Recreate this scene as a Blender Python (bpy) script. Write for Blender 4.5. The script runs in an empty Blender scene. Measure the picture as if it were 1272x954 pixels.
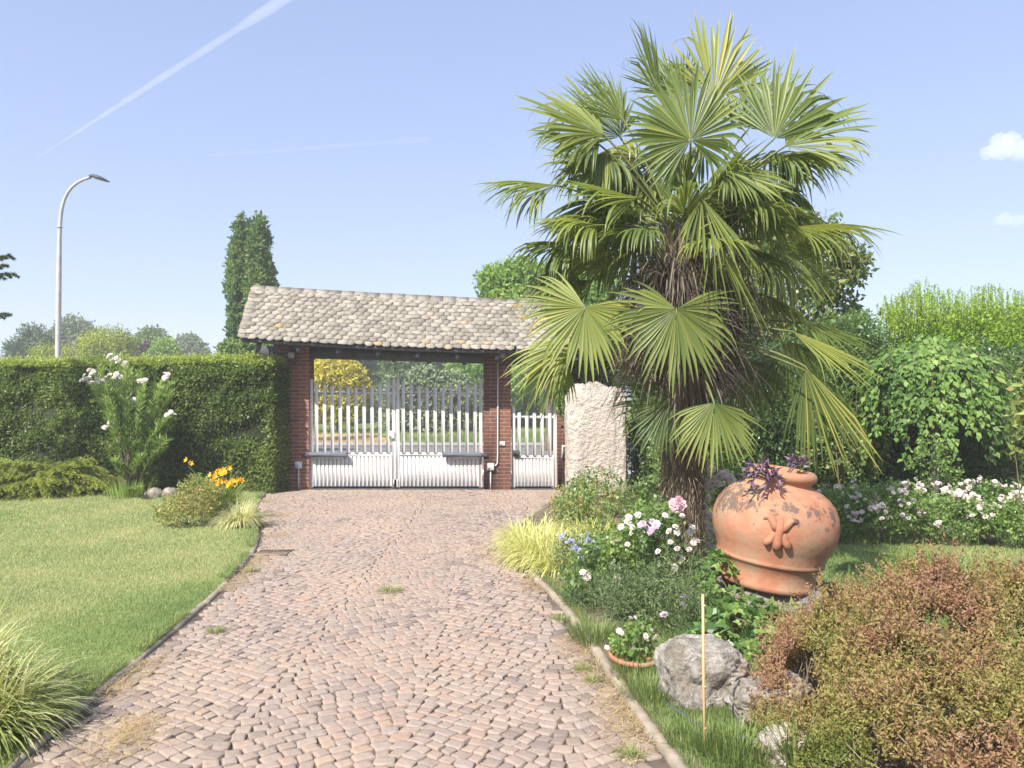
import bpy, math, random
import numpy as np
from mathutils import Vector

sc = bpy.context.scene
COL = sc.collection
F, CX, HY, H = 960.0, 636.0, 498.0, 1.62


def P(x, y, Y):
    return np.array([(x - CX) / F * Y, Y, H - (y - HY) / F * Y])


def G(x, y, z=0.0):
    Y = (H - z) * F / (y - HY)
    return np.array([(x - CX) / F * Y, Y, z])


def nrm(v):
    v = np.asarray(v, float)
    n = np.linalg.norm(v, axis=-1, keepdims=True)
    return v / np.maximum(n, 1e-9)


UP = np.array([0, 0, 1.0])


def wob(p, scale, seed, oct=2):
    """cheap smooth 3-D noise about 0..1 from sums of sines"""
    r = np.random.RandomState(seed)
    out = np.zeros(len(p))
    amp, tot = 1.0, 0.0
    for o in range(oct):
        for k in range(5):
            d = nrm(r.normal(size=3)) * scale * (2.1 ** o) * r.uniform(.7, 1.4)
            out += amp * np.sin(p @ d + r.uniform(0, 6.28))
        tot += amp * 2.2
        amp *= .55
    return np.clip(.5 + out / tot * .55, 0, 1)


# ------------------------------------------------------------------ materials
def mat(name):
    m = bpy.data.materials.new(name)
    m.use_nodes = True
    nt = m.node_tree
    nt.nodes.clear()
    out = nt.nodes.new('ShaderNodeOutputMaterial')
    return m, nt, out


def N(nt, t, **kw):
    n = nt.nodes.new(t)
    for k, v in kw.items():
        if k.startswith('i_'):
            n.inputs[k[2:].replace('_', ' ')].default_value = v
        else:
            setattr(n, k, v)
    return n


def ramp(nt, stops, interp='LINEAR'):
    r = nt.nodes.new('ShaderNodeValToRGB')
    r.color_ramp.interpolation = interp
    e = r.color_ramp.elements
    while len(e) < len(stops):
        e.new(0.5)
    for el, (p, c) in zip(e, stops):
        el.position = p
        el.color = (c[0], c[1], c[2], 1)
    return r


def noise(nt, scale, detail=4, rough=.6, coord='Object', vec=None):
    tc = nt.nodes.new('ShaderNodeTexCoord')
    n = nt.nodes.new('ShaderNodeTexNoise')
    n.inputs['Scale'].default_value = scale
    n.inputs['Detail'].default_value = detail
    n.inputs['Roughness'].default_value = rough
    nt.links.new(vec if vec is not None else tc.outputs[coord], n.inputs['Vector'])
    return n


def leaf_mat(name, stops, trans=.3, rough=.5, spec=.3, vary=.25):
    m, nt, out = mat(name)
    at = N(nt, 'ShaderNodeAttribute', attribute_name='rnd')
    r = ramp(nt, stops)
    nt.links.new(at.outputs['Fac'], r.inputs['Fac'])
    p = N(nt, 'ShaderNodeBsdfPrincipled')
    p.inputs['Roughness'].default_value = rough
    p.inputs['Specular IOR Level'].default_value = spec
    nt.links.new(r.outputs['Color'], p.inputs['Base Color'])
    t = N(nt, 'ShaderNodeBsdfTranslucent')
    hs = N(nt, 'ShaderNodeHueSaturation', i_Hue=.485, i_Saturation=1.1, i_Value=1.35)
    nt.links.new(r.outputs['Color'], hs.inputs['Color'])
    nt.links.new(hs.outputs['Color'], t.inputs['Color'])
    mx = N(nt, 'ShaderNodeMixShader')
    mx.inputs['Fac'].default_value = trans
    nt.links.new(p.outputs[0], mx.inputs[1])
    nt.links.new(t.outputs[0], mx.inputs[2])
    nt.links.new(mx.outputs[0], out.inputs['Surface'])
    return m


def surf_mat(name, stops, scale=8, rough=.8, bump=.3, bscale=None, bdist=.02, detail=6, spec=.3, metallic=0,
             scale2=None, stops2=None, fac2=.5):
    """noise-coloured rough surface"""
    m, nt, out = mat(name)
    n = noise(nt, scale, detail)
    r = ramp(nt, stops)
    nt.links.new(n.outputs['Fac'], r.inputs['Fac'])
    col = r.outputs['Color']
    if stops2:
        n2 = noise(nt, scale2, 5, .65)
        r2 = ramp(nt, [(.42, (0, 0, 0)), (.6, (1, 1, 1))])
        nt.links.new(n2.outputs['Fac'], r2.inputs['Fac'])
        mu = N(nt, 'ShaderNodeMath', operation='MULTIPLY')
        mu.inputs[1].default_value = fac2
        nt.links.new(r2.outputs['Color'], mu.inputs[0])
        mx = N(nt, 'ShaderNodeMix', data_type='RGBA')
        nt.links.new(mu.outputs[0], mx.inputs['Factor'])
        nt.links.new(col, mx.inputs['A'])
        mx.inputs['B'].default_value = (*stops2, 1)
        col = mx.outputs['Result']
    p = N(nt, 'ShaderNodeBsdfPrincipled')
    p.inputs['Roughness'].default_value = rough
    p.inputs['Specular IOR Level'].default_value = spec
    p.inputs['Metallic'].default_value = metallic
    nt.links.new(col, p.inputs['Base Color'])
    if bump:
        nb = noise(nt, bscale or scale * 3, 6, .65)
        b = N(nt, 'ShaderNodeBump', i_Strength=bump, i_Distance=bdist)
        nt.links.new(nb.outputs['Fac'], b.inputs['Height'])
        nt.links.new(b.outputs[0], p.inputs['Normal'])
    nt.links.new(p.outputs[0], out.inputs['Surface'])
    return m


# ------------------------------------------------------------------ mesh accumulator
class MB:
    def __init__(s):
        s.v, s.f3, s.f4, s.r, s.n = [], [], [], [], 0
        s.ng = []
        s.m3, s.m4 = [], []

    def add(s, v, f4=None, f3=None, r=0.5):
        v = np.asarray(v, float).reshape(-1, 3)
        s.v.append(v)
        s.r.append(np.broadcast_to(np.asarray(r, float), (len(v),)))
        if f4 is not None and len(f4):
            s.f4.append(np.asarray(f4, int).reshape(-1, 4) + s.n)
        if f3 is not None and len(f3):
            s.f3.append(np.asarray(f3, int).reshape(-1, 3) + s.n)
        s.n += len(v)
        return s

    def box(s, lo, hi, r=.5, rot=0.0, bev=0.0):
        lo, hi = np.asarray(lo, float), np.asarray(hi, float)
        c, h = (lo + hi) / 2, (hi - lo) / 2
        if bev <= 0:
            q = np.array([[-1, -1, -1], [1, -1, -1], [1, 1, -1], [-1, 1, -1], [-1, -1, 1], [1, -1, 1], [1, 1, 1], [-1, 1, 1]], float)
            v = q * h
            f = [[0, 3, 2, 1], [4, 5, 6, 7], [0, 1, 5, 4], [1, 2, 6, 5], [2, 3, 7, 6], [3, 0, 4, 7]]
            f3 = None
        else:
            v, f, f3 = [], [], []
            b = min(bev, min(h) * .9)
            idx = {}
            for sx in (-1, 1):
                for sy in (-1, 1):
                    for sz in (-1, 1):
                        for ax in range(3):
                            pt = np.array([sx * (h[0] - b), sy * (h[1] - b), sz * (h[2] - b)])
                            pt[ax] += (sx, sy, sz)[ax] * b
                            idx[(sx, sy, sz, ax)] = len(v)
                            v.append(pt)
            for ax in range(3):
                o = [a for a in range(3) if a != ax]
                for sg in (-1, 1):
                    q = []
                    for a, b2 in ((-1, -1), (1, -1), (1, 1), (-1, 1)):
                        k = [0, 0, 0]
                        k[ax] = sg; k[o[0]] = a; k[o[1]] = b2
                        q.append(idx[(*k, ax)])
                    f.append(q)
            for ax in range(3):
                o = [a for a in range(3) if a != ax]
                for a in (-1, 1):
                    for b2 in (-1, 1):
                        k0 = [0, 0, 0]; k1 = [0, 0, 0]
                        k0[ax] = -1; k1[ax] = 1
                        for k in (k0, k1):
                            k[o[0]] = a; k[o[1]] = b2
                        f.append([idx[(*k0, o[0])], idx[(*k1, o[0])], idx[(*k1, o[1])], idx[(*k0, o[1])]])
            for sx in (-1, 1):
                for sy in (-1, 1):
                    for sz in (-1, 1):
                        f3.append([idx[(sx, sy, sz, a)] for a in range(3)])
            v = np.array(v)
        if rot:
            ca, sa = math.cos(rot), math.sin(rot)
            v = v @ np.array([[ca, sa, 0], [-sa, ca, 0], [0, 0, 1]])
        return s.add(v + c, f, f3, r)

    def tube(s, pts, rad, n=8, r=.5, cap=True):
        pts = np.asarray(pts, float)
        rad = np.broadcast_to(np.asarray(rad, float), (len(pts),))
        t = nrm(np.gradient(pts, axis=0))
        a = np.cross(t, [0.31, 0.93, 0.17]); a = nrm(a)
        b = np.cross(t, a)
        an = np.linspace(0, 2 * np.pi, n, endpoint=False)
        v = pts[:, None, :] + rad[:, None, None] * (np.cos(an)[None, :, None] * a[:, None, :] + np.sin(an)[None, :, None] * b[:, None, :])
        m = len(pts)
        i = np.arange(m - 1)[:, None] * n + np.arange(n)[None]
        j = np.arange(m - 1)[:, None] * n + (np.arange(n)[None] + 1) % n
        f = np.stack([i, j, j + n, i + n], -1).reshape(-1, 4)
        v = v.reshape(-1, 3)
        f3 = []
        if cap:
            v = np.vstack([v, pts[:1], pts[-1:]])
            for k in range(n):
                f3.append([m * n, (k + 1) % n, k])
                f3.append([m * n + 1, (m - 1) * n + k, (m - 1) * n + (k + 1) % n])
        return s.add(v, f, f3, r)

    def lathe(s, prof, n=48, c=(0, 0, 0), r=.5):
        prof = np.asarray(prof, float)
        an = np.linspace(0, 2 * np.pi, n, endpoint=False)
        v = np.stack([prof[:, None, 0] * np.cos(an), prof[:, None, 0] * np.sin(an), np.repeat(prof[:, 1:2], n, 1)], -1)
        m = len(prof)
        i = np.arange(m - 1)[:, None] * n + np.arange(n)[None]
        j = np.arange(m - 1)[:, None] * n + (np.arange(n)[None] + 1) % n
        f = np.stack([i, j, j + n, i + n], -1).reshape(-1, 4)
        return s.add(v.reshape(-1, 3) + np.asarray(c), f, None, r)

    def leaves(s, base, d, n, L, W, r, mid=.42, fold=.15, droop=0.0):
        """diamond leaves: base, left, tip, right"""
        k = len(base)
        if k == 0:
            return s
        L = np.broadcast_to(L, (k,))[:, None]
        W = np.broadcast_to(W, (k,))[:, None]
        d = nrm(d)
        sd = nrm(np.cross(d, n))
        nn = np.cross(sd, d)
        c = base + d * L * mid
        v = np.stack([base, c - sd * W / 2 + nn * W * fold, base + d * L - np.array([0, 0, 1.]) * droop * L, c + sd * W / 2 + nn * W * fold], 1)
        f = np.arange(k)[:, None] * 4 + np.arange(4)[None]
        return s.add(v.reshape(-1, 3), f, None, np.repeat(np.broadcast_to(r, (k,)), 4))

    def blades(s, base, d, L, W, bend, r, seg=4, side=None):
        """arched grass blades: d start direction, bend = downward curl"""
        k = len(base)
        L = np.broadcast_to(L, (k,)); W = np.broadcast_to(W, (k,)); bend = np.broadcast_to(bend, (k,))
        d = nrm(d)
        sd = nrm(np.cross(d, UP) + 1e-4) if side is None else side
        p = base.copy(); cur = d.copy()
        rows = []
        for i in range(seg + 1):
            t = i / seg
            w = (W * (1 - t ** 1.6) * (.6 + .4 * min(1, t * 3)))[:, None] / 2
            if i == seg:
                rows += [p.copy()]
            else:
                rows += [p - sd * w, p + sd * w]
            p = p + cur * (L / seg)[:, None]
            cur = nrm(cur + np.array([0, 0, -1.]) * (bend * (.5 + t))[:, None] / seg * 2)
        v = np.stack(rows, 1)
        m = v.shape[1]
        o = np.arange(k)[:, None, None] * m
        q = np.array([[2 * i, 2 * i + 1, 2 * i + 3, 2 * i + 2] for i in range(seg - 1)]).reshape(1, -1, 4)
        t3 = np.array([[m - 3, m - 2, m - 1]]).reshape(1, 1, 3)
        return s.add(v.reshape(-1, 3), (o + q).reshape(-1, 4), (o + t3).reshape(-1, 3), np.repeat(np.broadcast_to(r, (k,)), m))

    def data(s, name, origin):
        me = bpy.data.meshes.new(name)
        v = np.concatenate(s.v) - np.asarray(origin)
        f3 = np.concatenate(s.f3) if s.f3 else np.zeros((0, 3), int)
        f4 = np.concatenate(s.f4) if s.f4 else np.zeros((0, 4), int)
        me.vertices.add(len(v))
        me.vertices.foreach_set('co', v.astype(np.float32).ravel())
        lv = np.concatenate([f4.ravel(), f3.ravel()])
        me.loops.add(len(lv))
        me.loops.foreach_set('vertex_index', lv.astype(np.int32))
        me.polygons.add(len(f4) + len(f3))
        st = np.concatenate([np.arange(len(f4)) * 4, len(f4) * 4 + np.arange(len(f3)) * 3])
        me.polygons.foreach_set('loop_start', st.astype(np.int32))
        a = me.attributes.new('rnd', 'FLOAT', 'POINT')
        a.data.foreach_set('value', np.concatenate(s.r).astype(np.float32))
        me.update(calc_edges=True)
        me.validate()
        return me

    def build(s, name, m, parent=None, smooth=False, loc=None, label=None, cat=None, group=None, kind=None):
        org = np.zeros(3)
        if parent is not None:
            org = np.array(world_loc(parent))
        elif loc is not None:
            org = np.asarray(loc, float)
        me = s.data(name, org)
        me.materials.append(m)
        if smooth:
            me.polygons.foreach_set('use_smooth', np.ones(len(me.polygons), bool))
        o = bpy.data.objects.new(name, me)
        COL.objects.link(o)
        if parent is not None:
            o.parent = parent
        elif loc is not None:
            o.location = org
        tag(o, label, cat, group, kind)
        return o


def world_loc(o):
    l = Vector((0, 0, 0))
    while o is not None:
        l += o.location
        o = o.parent
    return l


def tag(o, label=None, cat=None, group=None, kind=None):
    if label: o['label'] = label
    if cat: o['category'] = cat
    if group: o['group'] = group
    if kind: o['kind'] = kind


def thing(name, loc, label, cat, group=None):
    o = bpy.data.objects.new(name, None)
    COL.objects.link(o)
    o.location = [float(q) for q in loc]
    o.empty_display_size = .1
    tag(o, label, cat, group)
    return o


def copy_tree(o, parent=None, loc=None, rz=0, scale=1, label=None):
    c = o.copy()
    COL.objects.link(c)
    if parent is not None:
        c.parent = parent
    if loc is not None:
        c.location = loc
        c.rotation_euler = (0, 0, rz)
        c.scale = (scale,) * 3
    if label: c['label'] = label
    for ch in [q for q in bpy.data.objects if q.parent == o]:
        copy_tree(ch, c)
    return c


def inpoly(x, y, poly):
    poly = np.asarray(poly)
    ins = np.zeros(len(x), bool)
    j = len(poly) - 1
    for i in range(len(poly)):
        xi, yi = poly[i][:2]; xj, yj = poly[j][:2]
        c = ((yi > y) != (yj > y)) & (x < (xj - xi) * (y - yi) / (yj - yi + 1e-12) + xi)
        ins ^= c
        j = i
    return ins


def smooth_line(pts, n=60):
    pts = np.asarray(pts, float)
    d = np.r_[0, np.cumsum(np.linalg.norm(np.diff(pts, axis=0), axis=1))]
    t = np.linspace(0, d[-1], n)
    out = np.stack([np.interp(t, d, pts[:, i]) for i in range(pts.shape[1])], -1)
    for _ in range(4):
        out[1:-1] = .25 * out[:-2] + .5 * out[1:-1] + .25 * out[2:]
    return out


def poly_sheet(name, poly, z, m, kind='structure', z2=None):
    me = bpy.data.meshes.new(name)
    me.from_pydata([(float(p[0]), float(p[1]), float(z)) for p in poly], [], [list(range(len(poly)))])
    me.update()
    if me.polygons[0].normal.z < 0:
        me.flip_normals()
    me.materials.append(m)
    o = bpy.data.objects.new(name, me)
    COL.objects.link(o)
    o['kind'] = kind
    return o


# ------------------------------------------------------------------ foliage helpers
def ell_points(rs, clumps, n, thick=.3, inner=.72, bottom=-.9):
    """points in the outer shell of a union of ellipsoids (cx,cy,cz,rx,ry,rz)"""
    cl = np.asarray(clumps, float)
    area = cl[:, 3] * cl[:, 4] + cl[:, 3] * cl[:, 5] + cl[:, 4] * cl[:, 5]
    k = rs.choice(len(cl), n, p=area / area.sum())
    u = nrm(rs.normal(size=(n, 3)))
    rad = 1 - np.abs(rs.normal(size=n)) * thick
    p = cl[k, :3] + u * cl[k, 3:] * rad[:, None]
    keep = (u[:, 2] > bottom) & (rad > .05)
    for i in range(len(cl)):
        q = (p - cl[i, :3]) / cl[i, 3:]
        keep &= ~((np.sum(q * q, 1) < inner ** 2) & (k != i))
    nr = nrm(u / cl[k, 3:])
    return p[keep], nr[keep]


def sprig_leaves(mb, rs, p, nr, nl=6, SL=.15, ll=.05, lw=.03, up=.3, spread=.9, seed=1, nscale=2.0, tone=(.5, .5), jit=.6, fold=.15,
                 droop=0.0, tonefn=None, flat=.0):
    """every point becomes a short leafy twig"""
    k = len(p)
    d = nrm(nr + rs.normal(size=(k, 3)) * jit + UP * up)
    t = np.linspace(.1, 1, nl)
    base = p[:, None, :] + d[:, None, :] * (t[None, :, None] - .5) * SL
    rad = nrm(rs.normal(size=(k, nl, 3)))
    ld = nrm(d[:, None, :] * (1 - spread * .5) + rad * spread + np.array([0, 0, -1.]) * droop)
    ln = nrm(rs.normal(size=(k, nl, 3)) * (1 - flat) + UP * (.5 + flat) + nr[:, None, :] * .5)
    cl = wob(p, nscale, seed)
    tn = tone[0] * cl[:, None] + tone[1] * rs.rand(k, nl)
    if tonefn is not None:
        tn = tonefn(p)[:, None] * tone[0] + tone[1] * rs.rand(k, nl)
    sz = rs.uniform(.7, 1.25, (k, nl))
    mb.leaves(base.reshape(-1, 3), ld.reshape(-1, 3), ln.reshape(-1, 3), (ll * sz).ravel(), (lw * sz).ravel(), np.clip(tn, 0, 1).ravel(), fold=fold,
              droop=0.0)
    return mb


def branches(mb, rs, base, tips, r0, n=7, bend=.15):
    for tp in tips:
        tp = np.asarray(tp, float); b = np.asarray(base, float)
        t = np.linspace(0, 1, 6)[:, None]
        mid = rs.normal(size=3) * np.linalg.norm(tp - b) * bend
        pts = b + (tp - b) * t + np.sin(t * math.pi) * mid
        mb.tube(pts, r0 * (1 - .75 * t[:, 0]), n)


def crown_tree(name, base, trunk_h, r0, clumps, m_leaf, m_bark, label, cat='tree', n=4000, nl=6, SL=.5, ll=.16, lw=.1, group=None, seed=1,
               thick=.28, gaps=.35, gscale=1.6, up=.2, tone=(.5, .5), nscale=1.0, droop=0.0, part='crown', spread=.9, trunkpart='trunk'):
    rs = np.random.RandomState(seed)
    base = np.asarray(base, float)
    t = thing(name, base, label, cat, group)
    mb = MB()
    top = base + np.array([rs.normal() * .05, rs.normal() * .05, trunk_h])
    tt = np.linspace(0, 1, 8)[:, None]
    mb.tube(base + (top - base) * tt + np.sin(tt * 5) * r0 * .3 * np.array([1, .5, 0]) - np.array([0, 0, .15]) * (1 - tt), r0 * (1.25 - .55 * tt[:, 0] ** .5), 9)
    cl = np.asarray(clumps, float).copy()
    tips = cl[:, :3]
    branches(mb, rs, top - np.array([0, 0, trunk_h * .15]), tips, r0 * .5, 7, .03)
    for c in cl:
        for q in range(3):
            tp = c[:3] + nrm(rs.normal(size=3)) * c[3:] * .6
            branches(mb, rs, c[:3], [tp], r0 * .2, 5, .05)
    mb.build(trunkpart, m_bark, t, smooth=True)
    p, nr = ell_points(rs, cl, n, thick)
    if gaps:
        w = wob(p, gscale, seed + 5)
        s_ = w > gaps
        p, nr = p[s_], nr[s_]
    fb = MB()
    sprig_leaves(fb, rs, p, nr, nl, SL, ll, lw, up=up, seed=seed + 9, nscale=nscale, tone=tone, droop=droop, spread=spread)
    fb.build(part, m_leaf, t)
    return t


def shrub(name, base, clumps, m_leaf, m_bark, label, cat='shrub', n=1500, nl=7, SL=.15, ll=.04, lw=.022, group=None, seed=1, thick=.3, gaps=0,
          up=.4, tone=(.5, .5), nscale=3., nstem=9, stem_r=.008, droop=0.0, spread=.9, tonefn=None, jit=.6, gscale=3.0, stempart='stem', part='foliage', bottom=-.7):
    rs = np.random.RandomState(seed)
    base = np.asarray(base, float)
    t = thing(name, base, label, cat, group)
    cl = np.asarray(clumps, float)
    p, nr = ell_points(rs, cl, n, thick, bottom=bottom)
    s_ = p[:, 2] > base[2] + .01
    p, nr = p[s_], nr[s_]
    if gaps:
        s_ = wob(p, gscale, seed + 5) > gaps
        p, nr = p[s_], nr[s_]
    mb = MB()
    for k in range(nstem):
        tp = p[rs.randint(len(p))]
        b = base + np.array([rs.normal() * .05, rs.normal() * .05, -.03])
        branches(mb, rs, b, [tp], stem_r, 5, .12)
    mb.build(stempart, m_bark, t, smooth=True)
    fb = MB()
    sprig_leaves(fb, rs, p, nr, nl, SL, ll, lw, up=up, seed=seed + 9, nscale=nscale, tone=tone, droop=droop, spread=spread, tonefn=tonefn, jit=jit)
    fb.build(part, m_leaf, t)
    return t


def rose_flower(mb, c, r, rs, facing=None):
    """ruffled double bloom: rings of petals"""
    ax = nrm(np.array([rs.normal() * .5, -.6 + rs.normal() * .4, .7]) if facing is None else facing)
    a = nrm(np.cross(ax, [.3, .8, .2])); b = np.cross(ax, a)
    for ring, (rr, tilt, k) in enumerate(((1., .15, 7), (.78, .55, 6), (.5, 1.0, 5), (.28, 1.3, 4))):
        an = np.arange(k) / k * 6.283 + ring * .5 + rs.uniform(0, .3, k)
        rad = np.cos(an)[:, None] * a + np.sin(an)[:, None] * b
        d = nrm(rad * math.cos(tilt) + ax * math.sin(tilt))
        base = np.asarray(c) + rad * r * .08 + ax * r * .1 * ring
        n_ = nrm(ax * math.cos(tilt) - rad * math.sin(tilt))
        mb.leaves(base, d, n_, rr * r * rs.uniform(.9, 1.1, k), rr * r * 1.0, rs.rand(k), mid=.62, fold=.22)
    return mb


# ------------------------------------------------------------------ palette
M = {}
M['bark'] = surf_mat('bark', [(.3, (.10, .075, .055)), (.7, (.24, .19, .15))], 14, .9, .8, bdist=.03)
M['twig'] = surf_mat('twig', [(.3, (.12, .09, .06)), (.7, (.26, .2, .14))], 20, .9, 0)
M['straw_twig'] = surf_mat('straw_twig', [(.3, (.36, .29, .2)), (.7, (.55, .46, .34))], 20, .9, 0)
M['green_stem'] = surf_mat('green_stem', [(.3, (.07, .11, .03)), (.7, (.14, .17, .07))], 20, .7, 0)

M['hedge'] = leaf_mat('hedge_leaf', [(0, (0.039, 0.067, 0.020)), (.35, (0.123, 0.185, 0.047)), (.75, (0.280, 0.358, 0.095)), (1, (0.470, 0.560, 0.134))], 0.40, .42, .4)
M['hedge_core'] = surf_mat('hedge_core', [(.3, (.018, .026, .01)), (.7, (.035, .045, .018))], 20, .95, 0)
M['palm'] = leaf_mat('palm_leaf', [(0, (.07, .11, .033)), (.4, (.165, .225, .055)), (.72, (.32, .36, .09)), (.92, (.52, .47, .11)), (1, (.5, .36, .12))], 0.42, .42, .45)
M['petiole'] = surf_mat('petiole', [(.3, (.09, .12, .035)), (.7, (.18, .19, .06))], 12, .5, 0)
M['fibre'] = leaf_mat('palm_fibre', [(0, (.07, .05, .035)), (.5, (.19, .14, .095)), (1, (.36, .29, .2))], .1, .9, .1)
M['dead_frond'] = leaf_mat('dead_frond', [(0, (0.090, 0.075, 0.062)), (.5, (0.180, 0.150, 0.125)), (1, (0.320, 0.270, 0.210))], 0.40, .85, .1)
M['conifer_dark'] = leaf_mat('conifer_dark', [(0, (0.030, 0.060, 0.027)), (.6, (0.075, 0.128, 0.053)), (1, (0.150, 0.210, 0.075))], .15)
M['poplar'] = leaf_mat('column_leaf', [(0, (0.042, 0.099, 0.030)), (.5, (0.123, 0.215, 0.058)), (1, (0.330, 0.413, 0.116))], 0.40)
M['tree_mid'] = leaf_mat('tree_mid', [(0, (0.057, 0.108, 0.029)), (.5, (0.143, 0.229, 0.057)), (1, (0.286, 0.372, 0.100))], 0.40)
M['tree_light'] = leaf_mat('tree_light', [(0, (0.086, 0.172, 0.036)), (.5, (0.200, 0.343, 0.072)), (1, (0.386, 0.515, 0.129))], 0.40)
M['tree_grey'] = leaf_mat('tree_grey', [(0, (0.090, 0.128, 0.068)), (.5, (0.195, 0.255, 0.135)), (1, (0.330, 0.390, 0.210))], .25)
M['tree_yellow'] = leaf_mat('tree_yellow', [(0, (0.120, 0.156, 0.024)), (.5, (0.240, 0.312, 0.036)), (1, (0.408, 0.456, 0.072))], .3)
M['purple_leaf'] = leaf_mat('purple_leaf', [(0, (.04, .02, .03)), (.5, (.10, .05, .06)), (1, (.17, .09, .1))], .25)
M['golden'] = leaf_mat('golden_leaf', [(0, (.22, .22, .02)), (.5, (.5, .46, .05)), (1, (.66, .60, .10))], .25)
M['juniper'] = leaf_mat('juniper_leaf', [(0, (.09, .14, .035)), (.45, (.3, .37, .08)), (1, (.58, .6, .16))], .3)
M['oleander'] = leaf_mat('oleander_leaf', [(0, (0.102, 0.175, 0.052)), (.5, (0.262, 0.379, 0.102)), (1, (0.495, 0.612, 0.189))], 0.40)
M['rose_leaf'] = leaf_mat('rose_leaf', [(0, (0.064, 0.118, 0.036)), (.5, (0.162, 0.270, 0.082)), (.85, (0.324, 0.414, 0.144)), (1, (0.540, 0.288, 0.144))], 0.40, .4, .4)
M['rose_leaf_light'] = leaf_mat('rose_leaf_light', [(0, (0.075, 0.149, 0.038)), (.5, (0.209, 0.329, 0.090)), (1, (0.419, 0.508, 0.164))], 0.40, .4, .4)
M['mulberry'] = leaf_mat('mulberry_leaf', [(0, (0.060, 0.126, 0.034)), (.5, (0.156, 0.282, 0.060)), (1, (0.312, 0.432, 0.120))], 0.40, .5, .3)
M['bright'] = leaf_mat('bright_leaf', [(0, (0.106, 0.198, 0.026)), (.5, (0.251, 0.396, 0.046)), (1, (0.422, 0.581, 0.079))], 0.40)
M['laurel'] = leaf_mat('dark_leaf', [(0, (0.034, 0.075, 0.022)), (.5, (0.094, 0.169, 0.053)), (.9, (0.225, 0.319, 0.094)), (1, (0.375, 0.375, 0.131))], 0.40, .35, .5)
M['magnolia'] = leaf_mat('tree_glossy', [(0, (0.054, 0.100, 0.032)), (.55, (0.162, 0.234, 0.072)), (.85, (0.360, 0.360, 0.108)), (1, (0.576, 0.396, 0.144))], 0.40, .35, .5)
M['brown_shrub'] = leaf_mat('brown_shrub_leaf', [(0, (.08, .125, .03)), (.25, (.23, .26, .06)), (.45, (.34, .29, .10)), (.62, (.33, .2, .11)), (.85, (.38, .225, .14)), (1, (.58, .33, .10))], .3, .6, .2)
M['ivy'] = leaf_mat('ivy_leaf', [(0, (0.045, 0.113, 0.026)), (.5, (0.135, 0.254, 0.060)), (1, (0.359, 0.493, 0.149))], 0.40, .38, .5)
M['sage'] = leaf_mat('grey_green_leaf', [(0, (.06, .10, .04)), (.5, (.15, .21, .085)), (1, (.29, .36, .16))], .25)
M['nandina'] = leaf_mat('nandina_leaf', [(0, (.10, .16, .04)), (.4, (.25, .31, .08)), (.72, (.42, .42, .14)), (1, (.5, .24, .17))], .3)
M['yellow_grass'] = leaf_mat('yellow_blade', [(0, (.28, .35, .09)), (.5, (.56, .58, .19)), (1, (.77, .75, .38))], .3, .5)
M['cream_grass'] = leaf_mat('cream_blade', [(0, (.17, .25, .05)), (.45, (.4, .44, .14)), (1, (.72, .70, .40))], .3, .5)
M['lily_leaf'] = leaf_mat('daylily_leaf', [(0, (.14, .22, .04)), (.5, (.28, .38, .07)), (1, (.45, .52, .14))], .3)
M['lawn_blade'] = leaf_mat('lawn_blade', [(0, (.10, .165, .055)), (.4, (.2, .285, .09)), (.7, (.31, .37, .14)), (1, (.55, .49, .28))], .3, .6, .2)
M['wild_grass'] = leaf_mat('wild_grass', [(0, (.085, .14, .04)), (.5, (.19, .27, .075)), (1, (.34, .40, .14))], .35)
M['straw'] = leaf_mat('straw', [(0, (.3, .22, .11)), (.5, (.5, .38, .2)), (1, (.66, .53, .3))], .2, .8, .1)
M['petal_white'] = leaf_mat('petal_white', [(0, (.70, .60, .58)), (.6, (.78, .71, .68)), (1, (.80, .76, .68))], .3, .6, .2)
M['petal_cream'] = leaf_mat('petal_cream', [(0, (.76, .70, .64)), (.6, (.82, .79, .74)), (1, (.84, .82, .74))], .3, .6, .2)
M['petal_pink'] = leaf_mat('petal_pink', [(0, (.68, .44, .49)), (.6, (.76, .55, .58)), (1, (.8, .64, .66))], .3, .6, .2)
M['petal_lilac'] = leaf_mat('petal_lilac', [(0, (.64, .5, .62)), (.6, (.72, .6, .7)), (1, (.78, .68, .76))], .3, .6, .2)
M['petal_blue'] = leaf_mat('petal_blue', [(0, (.36, .37, .6)), (.6, (.48, .49, .7)), (1, (.6, .6, .76))], .3, .6, .2)
M['petal_orange'] = leaf_mat('petal_orange', [(0, (.75, .36, .02)), (.6, (.84, .52, .04)), (1, (.86, .6, .08))], .3, .6, .2)
M['purple_plant'] = leaf_mat('purple_heart', [(0, (.10, .055, .10)), (.6, (.2, .13, .2)), (1, (.36, .29, .32))], .25, .5, .3)
M['needle'] = leaf_mat('spruce_needle', [(0, (0.036, 0.060, 0.030)), (.6, (0.096, 0.132, 0.060)), (1, (0.180, 0.216, 0.096))], .15)


# ------------------------------------------------------------------ camera, light, sky
cam = bpy.data.cameras.new('camera')
cam.sensor_width = 36
cam.lens = F / 1272 * 36
cam.shift_y = 21 / 1272
cam.clip_end = 30000
cam.clip_start = .05
co = bpy.data.objects.new('camera', cam)
COL.objects.link(co)
co.location = (0, 0, H)
co.rotation_euler = (math.radians(90), 0, 0)
sc.camera = co

AZ, EL = math.radians(34), math.radians(46)
sv = Vector((-math.sin(AZ) * math.cos(EL), -math.cos(AZ) * math.cos(EL), math.sin(EL)))
sl = bpy.data.lights.new('sun', 'SUN')
sl.energy = 2.6
sl.angle = math.radians(.55)
sl.color = (1, .945, .86)
so = bpy.data.objects.new('sun', sl)
COL.objects.link(so)
so.rotation_euler = sv.to_track_quat('Z', 'Y').to_euler()

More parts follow.
